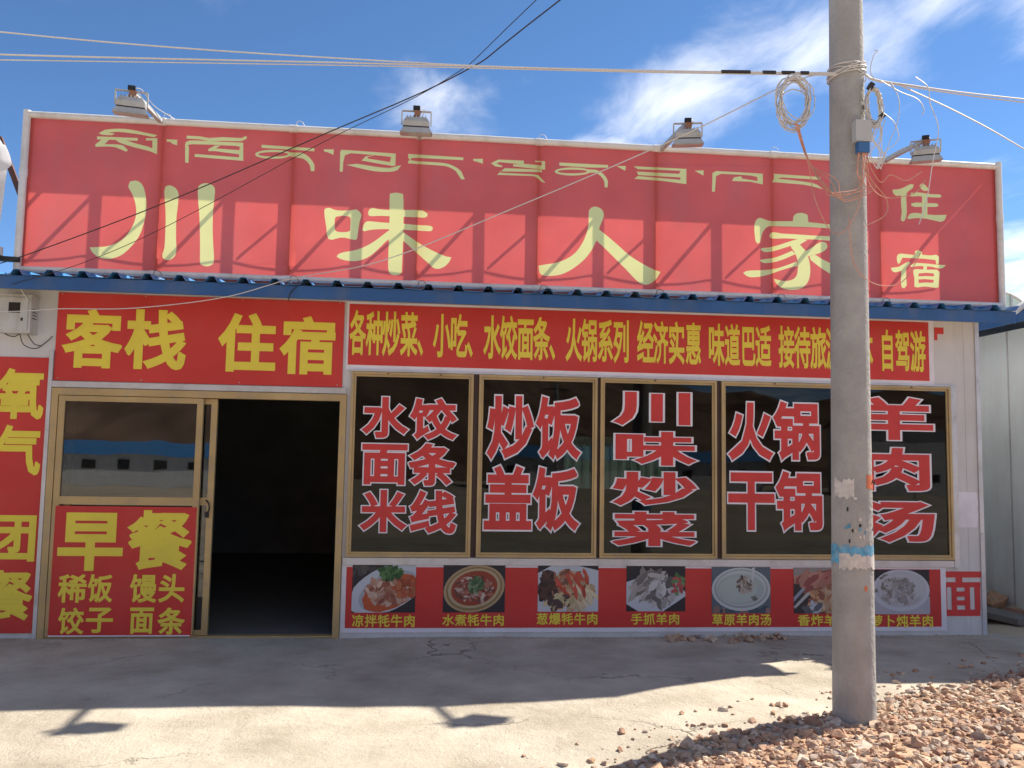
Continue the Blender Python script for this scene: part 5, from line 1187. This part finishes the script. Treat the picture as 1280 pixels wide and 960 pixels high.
for k in range(6):
    x = JX-.03+k*.012
    P_l.append([(x, PY-.13, 3.41), (x-.01+rnd.uniform(-.02, .02), PY-.14, 3.28), (x+rnd.uniform(-.06, .03), PY-.145, 3.18), (x-.14-rnd.uniform(0, .12), PY-.19, 3.13-k*.01), (2.36-rnd.uniform(0, .1), PY-.22, 3.14+k*.012), (2.24, yb, 3.32), (2.165+rnd.uniform(-.02, .02), yb, 3.56)])
P_l.append([(JX, PY-.13, 3.41), (JX-.03, PY-.14, 3.1), (JX-.16, PY-.2, 2.90), (2.36, yb, 2.92), (2.27, yb, 3.10), (2.23, yb, 3.32), (2.16, yb, 3.57)])
P_l.append([(JX, PY-.13, 3.41), (JX+.03, PY-.15, 3.25), (JX+.13, PY-.15, 3.12), (JX+.12, PY-.15, 3.02), (JX-.04, PY-.2, 2.93)])
P_l.append([(JX+.01, PY-.13, 3.41), (JX+.02, PY-.15, 3.22), (JX+.12, PY-.15, 3.13), (JX+.30, PY-.15, 3.16), (JX+.38, PY-.15, 3.25)])
P_l.append([(JX+.02, PY-.13, 3.41), (JX+.04, PY-.15, 3.30), (JX+.10, PY-.15, 3.22), (JX+.16, PY-.15, 3.27), (JX+.26, PY-.15, 3.24), (JX+.36, PY-.15, 3.30)])
P_l.append([(JX-.10, PY-.14, 3.0), (JX-.08, PY-.15, 2.72), (JX+.05, PY-.15, 2.60), (JX+.22, PY-.15, 2.62), (JX+.34, PY-.15, 2.80)])
tangle('orange_wires', P_l, .0028, M['cable_orange'], 'faded orange wires looping from the blue cable box around the pole')

# ================================================================ LEFT EDGE: cloth and iron
mb = MB()
n, m2 = 24, 30
for side in (0, 1):
    for j in range(m2+1):
        v = j/m2; z = 3.98-0.92*v
        wR = -3.38+0.11*math.sin(min(1, v*3.3)*PI/2)*(1 if v < .3 else 1-0.75*(v-.3)) - .03*(v > .28)
        for i in range(n+1):
            u = i/n; x = -4.15+(wR+4.15)*u
            y = -0.60+0.035*math.sin(u*19+v*2)+0.02*noise.noise(Vector((x*4, z*4, 0)))+side*0.006
            mb.v.append((x, y, z-0.05*(1-u)*0-0.10*abs(u-0.75)*(v < .1)))
N1 = (n+1)*(m2+1)
for j in range(m2):
    for i in range(n):
        a = j*(n+1)+i; mb.face([a, a+1, a+n+2, a+n+1]); mb.face([a+N1, a+N1+n+1, a+N1+n+2, a+N1+1])
tag(mb.build('white_cloth', M['cloth'], smooth=True), 'white cloth hanging at the far left edge beside the roof sign', 'cloth')
t = thing('cloth_stand', 'dark rusty iron stand holding the white cloth left of the sign', 'stand', (-3.8, -.5, 2.9))
mb = MB(); mb.bar((-3.80, -.5, 2.93), (-3.80, -.5, 4.05), .04); mb.build('upright', M['steel'], t)
mb = MB(); mb.bar((-3.8, 0.28, 4.25), (-3.44, 0.32, 3.35), .045); mb.bar((-3.80, -.5, 4.02), (-3.8, .28, 4.22), .035); mb.build('strut', M['steel'], t)
mb = MB(); mb.bar((-3.52, -.25, 3.065), (-3.335, -.20, 3.065), .04); mb.bar((-3.50, -.25, 2.93), (-3.50, -.25, 3.06), .04)
mb.build('bracket', M['lamp_black'], t)
mb = MB(); mb.tube([(-3.47, -.27, 3.085), (-3.47, -.27, 3.15)], .028, 10); mb.build('insulator', M['box_white'], t)

# ================================================================ NEIGHBOUR
t = thing('neighbour_building', 'pale green panel building with blue roof edge across the narrow alley on the right', 'building', (9.0, 4.0, 0))
NX, NY0 = 6.1, -0.17
for k in range(7):
    y0 = NY0+k*1.15
    MB().box(NX, y0+.004, -0.15, NX+.07, y0+1.146, 2.95).build('wall_panel', M['neighbour'], t)
for k in range(6):
    MB().box(NX+.071+k*1.15, NY0, -0.15, NX+.071+k*1.15+1.146, NY0+.07, 2.95).build('wall_panel', M['neighbour'], t)
for k in range(8):
    MB().box(NX-.006, NY0+k*1.15-.006, -.15, NX-.0005, NY0+k*1.15+.010, 2.95).build('joint_strip', M['trim'], t)
MB().box(NX-.30, NY0-.30, 2.952, NX-.275, 8.0, 3.06).build('fascia', M['blue'], t)
MB().box(NX-.272, NY0-.30, 2.952, 13.0, NY0-.275, 3.06).build('fascia', M['blue'], t)
for k in range(34):
    y0 = NY0-.33+k*P_
    mb = MB(); mb.bar((NX-.32, y0+.135, 3.075), (NX+3.4, y0+.135, 3.60), .08, .045); mb.build('roof_rib', M['roof'], t)
mb = MB()
mb.poly([(NX-.32, NY0-.33, 3.062), (NX+3.4, NY0-.33, 3.58), (NX+3.4, 8.2, 3.58), (NX-.32, 8.2, 3.062)])
mb.poly([(NX-.32, NY0-.33, 3.058), (NX-.32, 8.2, 3.058), (NX+3.4, 8.2, 3.576), (NX+3.4, NY0-.33, 3.576)])
mb.poly([(NX+3.4, NY0-.33, 3.58), (NX+7.0, NY0-.33, 3.06), (NX+7.0, 8.2, 3.06), (NX+3.4, 8.2, 3.58)])
mb.build('roof', M['roof'], t)
MB().box(13.0, NY0, -.15, 13.07, 7.9, 2.95).build('wall', M['neighbour'], t)
MB().box(NX+.08, 7.82, -.15, 13.0, 7.88, 2.95).build('wall', M['neighbour'], t)
# sack and cloth junk on the roof corner
mb = MB(); mb.tube(smooth_path([(5.62, .2, 3.02), (5.8, .25, 3.12), (6.05, .3, 3.14), (6.3, .3, 3.10)], 5), [.02]*3+[.05]*10+[.03]*3 if False else .035, 8)
tag(mb.build('rolled_sheet', M['cloth'], smooth=True), 'rolled pale sheeting lying on the roof corner at the far right', 'roll')
# vaulted skylight beyond
t = thing('arched_skylight', 'milky arched skylight with grey hoops rising behind the roofs at the far right', 'skylight', (13.4, 12, 4.0))
cx, cy, cz, RR = 13.75, 12.0, 5.05, 0.75
def arc(y, r, n=20): return [(cx+r*1.35*math.cos(PI*i/n), y, cz+r*math.sin(PI*i/n)) for i in range(n+1)]
mb = MB()
a0, a1 = arc(cy, RR), arc(cy+4, RR)
for i in range(20): mb.poly([a0[i], a0[i+1], a1[i+1], a1[i]])
mb.poly([(p[0], p[1]+.02, p[2]) for p in a0]); mb.build('pane', M['skylight'], t)
for y in (cy-.03, cy+1.3, cy+2.6, cy+4):
    mb = MB(); mb.tube(arc(y, RR+.01), .035, 6); mb.build('hoop', M['lamp'], t)
for x in (cx-.5, cx, cx+.5):
    h = RR*math.sqrt(max(0, 1-((x-cx)/(RR*1.35))**2))
    mb = MB(); mb.bar((x, cy-.04, cz), (x, cy-.04, cz+h), .05); mb.build('mullion', M['lamp'], t)
MB().box(cx-1.3, cy, -0.1, cx+1.3, cy+4, cz-.001).build('wall', M['bluewhite'], t)

# ================================================================ ACROSS THE ROAD (seen mirrored in the glass)
def hillh(x, y):
    d = max(0, -y-82)
    w = 1/(1+math.exp((x-26)/11))
    return -1.4+(d*0.55)*(0.25+0.75*w)*(1+0.45*noise.noise(Vector((x*.02, y*.02, 0))))+5*noise.noise(Vector((x*.05, y*.05, 3)))*min(1, d/20)
o = grid('hill', -260, 220, -230, -78, 96, 48, hillh, M['hill'])
tag(o, 'bare brown hillside across the road, mirrored in the door glass')
def prefab(x0, x1, y, h, label, roofm, wallm):
    t = thing('prefab_house', label, 'building', ((x0+x1)/2, y, -1.1))
    MB().box(x0, y-6, -1.3, x1, y, h-1.1).build('wall', wallm, t)
    mb = MB(); zt = h-1.1
    mb.v += [(x0-.4, y+.5, zt), (x1+.4, y+.5, zt), (x1+.4, y-6.5, zt), (x0-.4, y-6.5, zt), (x0-.4, y-3, zt+1.1), (x1+.4, y-3, zt+1.1)]
    for f_ in ((0,1,5,4), (2,3,4,5), (0,4,3), (1,2,5), (0,3,2,1)): mb.face(list(f_))
    mb.build('roof', roofm, t)
    k = int((x1-x0)/2.6)
    for i in range(k):
        xx = x0+1.0+i*2.6
        w = MB().box(xx, y+.001, -.1, xx+.8, y+.05, .6).build('window', M['dark_glass'], t)
    return t
prefab(-32, -13, -60, 2.1, 'white prefab house with blue roof across the road, mirrored in the door pane', M['roof'], M['bluewhite'])
prefab(-44, -34, -56, 2.3, 'grey gabled prefab house left of the blue roofed one across the road', M['pipe'], M['wall'])
prefab(6, 30, -66, 2.4, 'long low prefab house across the road, mirrored faintly in the right windows', M['roof'], M['wall'])
prefab(36, 50, -60, 5.5, 'taller grey house far to the right across the road', M['steel'], M['wall'])

def far_pole(x, y, h, label):
    t = thing('utility_pole', label, 'pole', (x, y, -1.3))
    MB().tube([(x, y, -1.3), (x, y, h)], [.16, .10], 10).build('shaft', M['pole'], t, smooth=True)
    mb = MB(); mb.bar((x-.9, y, h-.5), (x+.9, y, h-.5), .1); mb.build('crossarm', M['wood'], t)
far_pole(-9.4, -46, 6.5, 'pole beside the blue roofed prefab across the road, mirrored in the windows')
far_pole(8.5, -48, 6.5, 'pole across the road in front of the long low prefab')
for k, x in enumerate([i*2.2-9 for i in range(16)]):
    p_ = MB().box(x, -29.05, -1.2, x+.08, -28.97, .1).build('fence_post', M['lamp'])
    tag(p_, 'thin grey fence post of the roadside fence across the road', 'fence post', 'posts of the fence across the road')
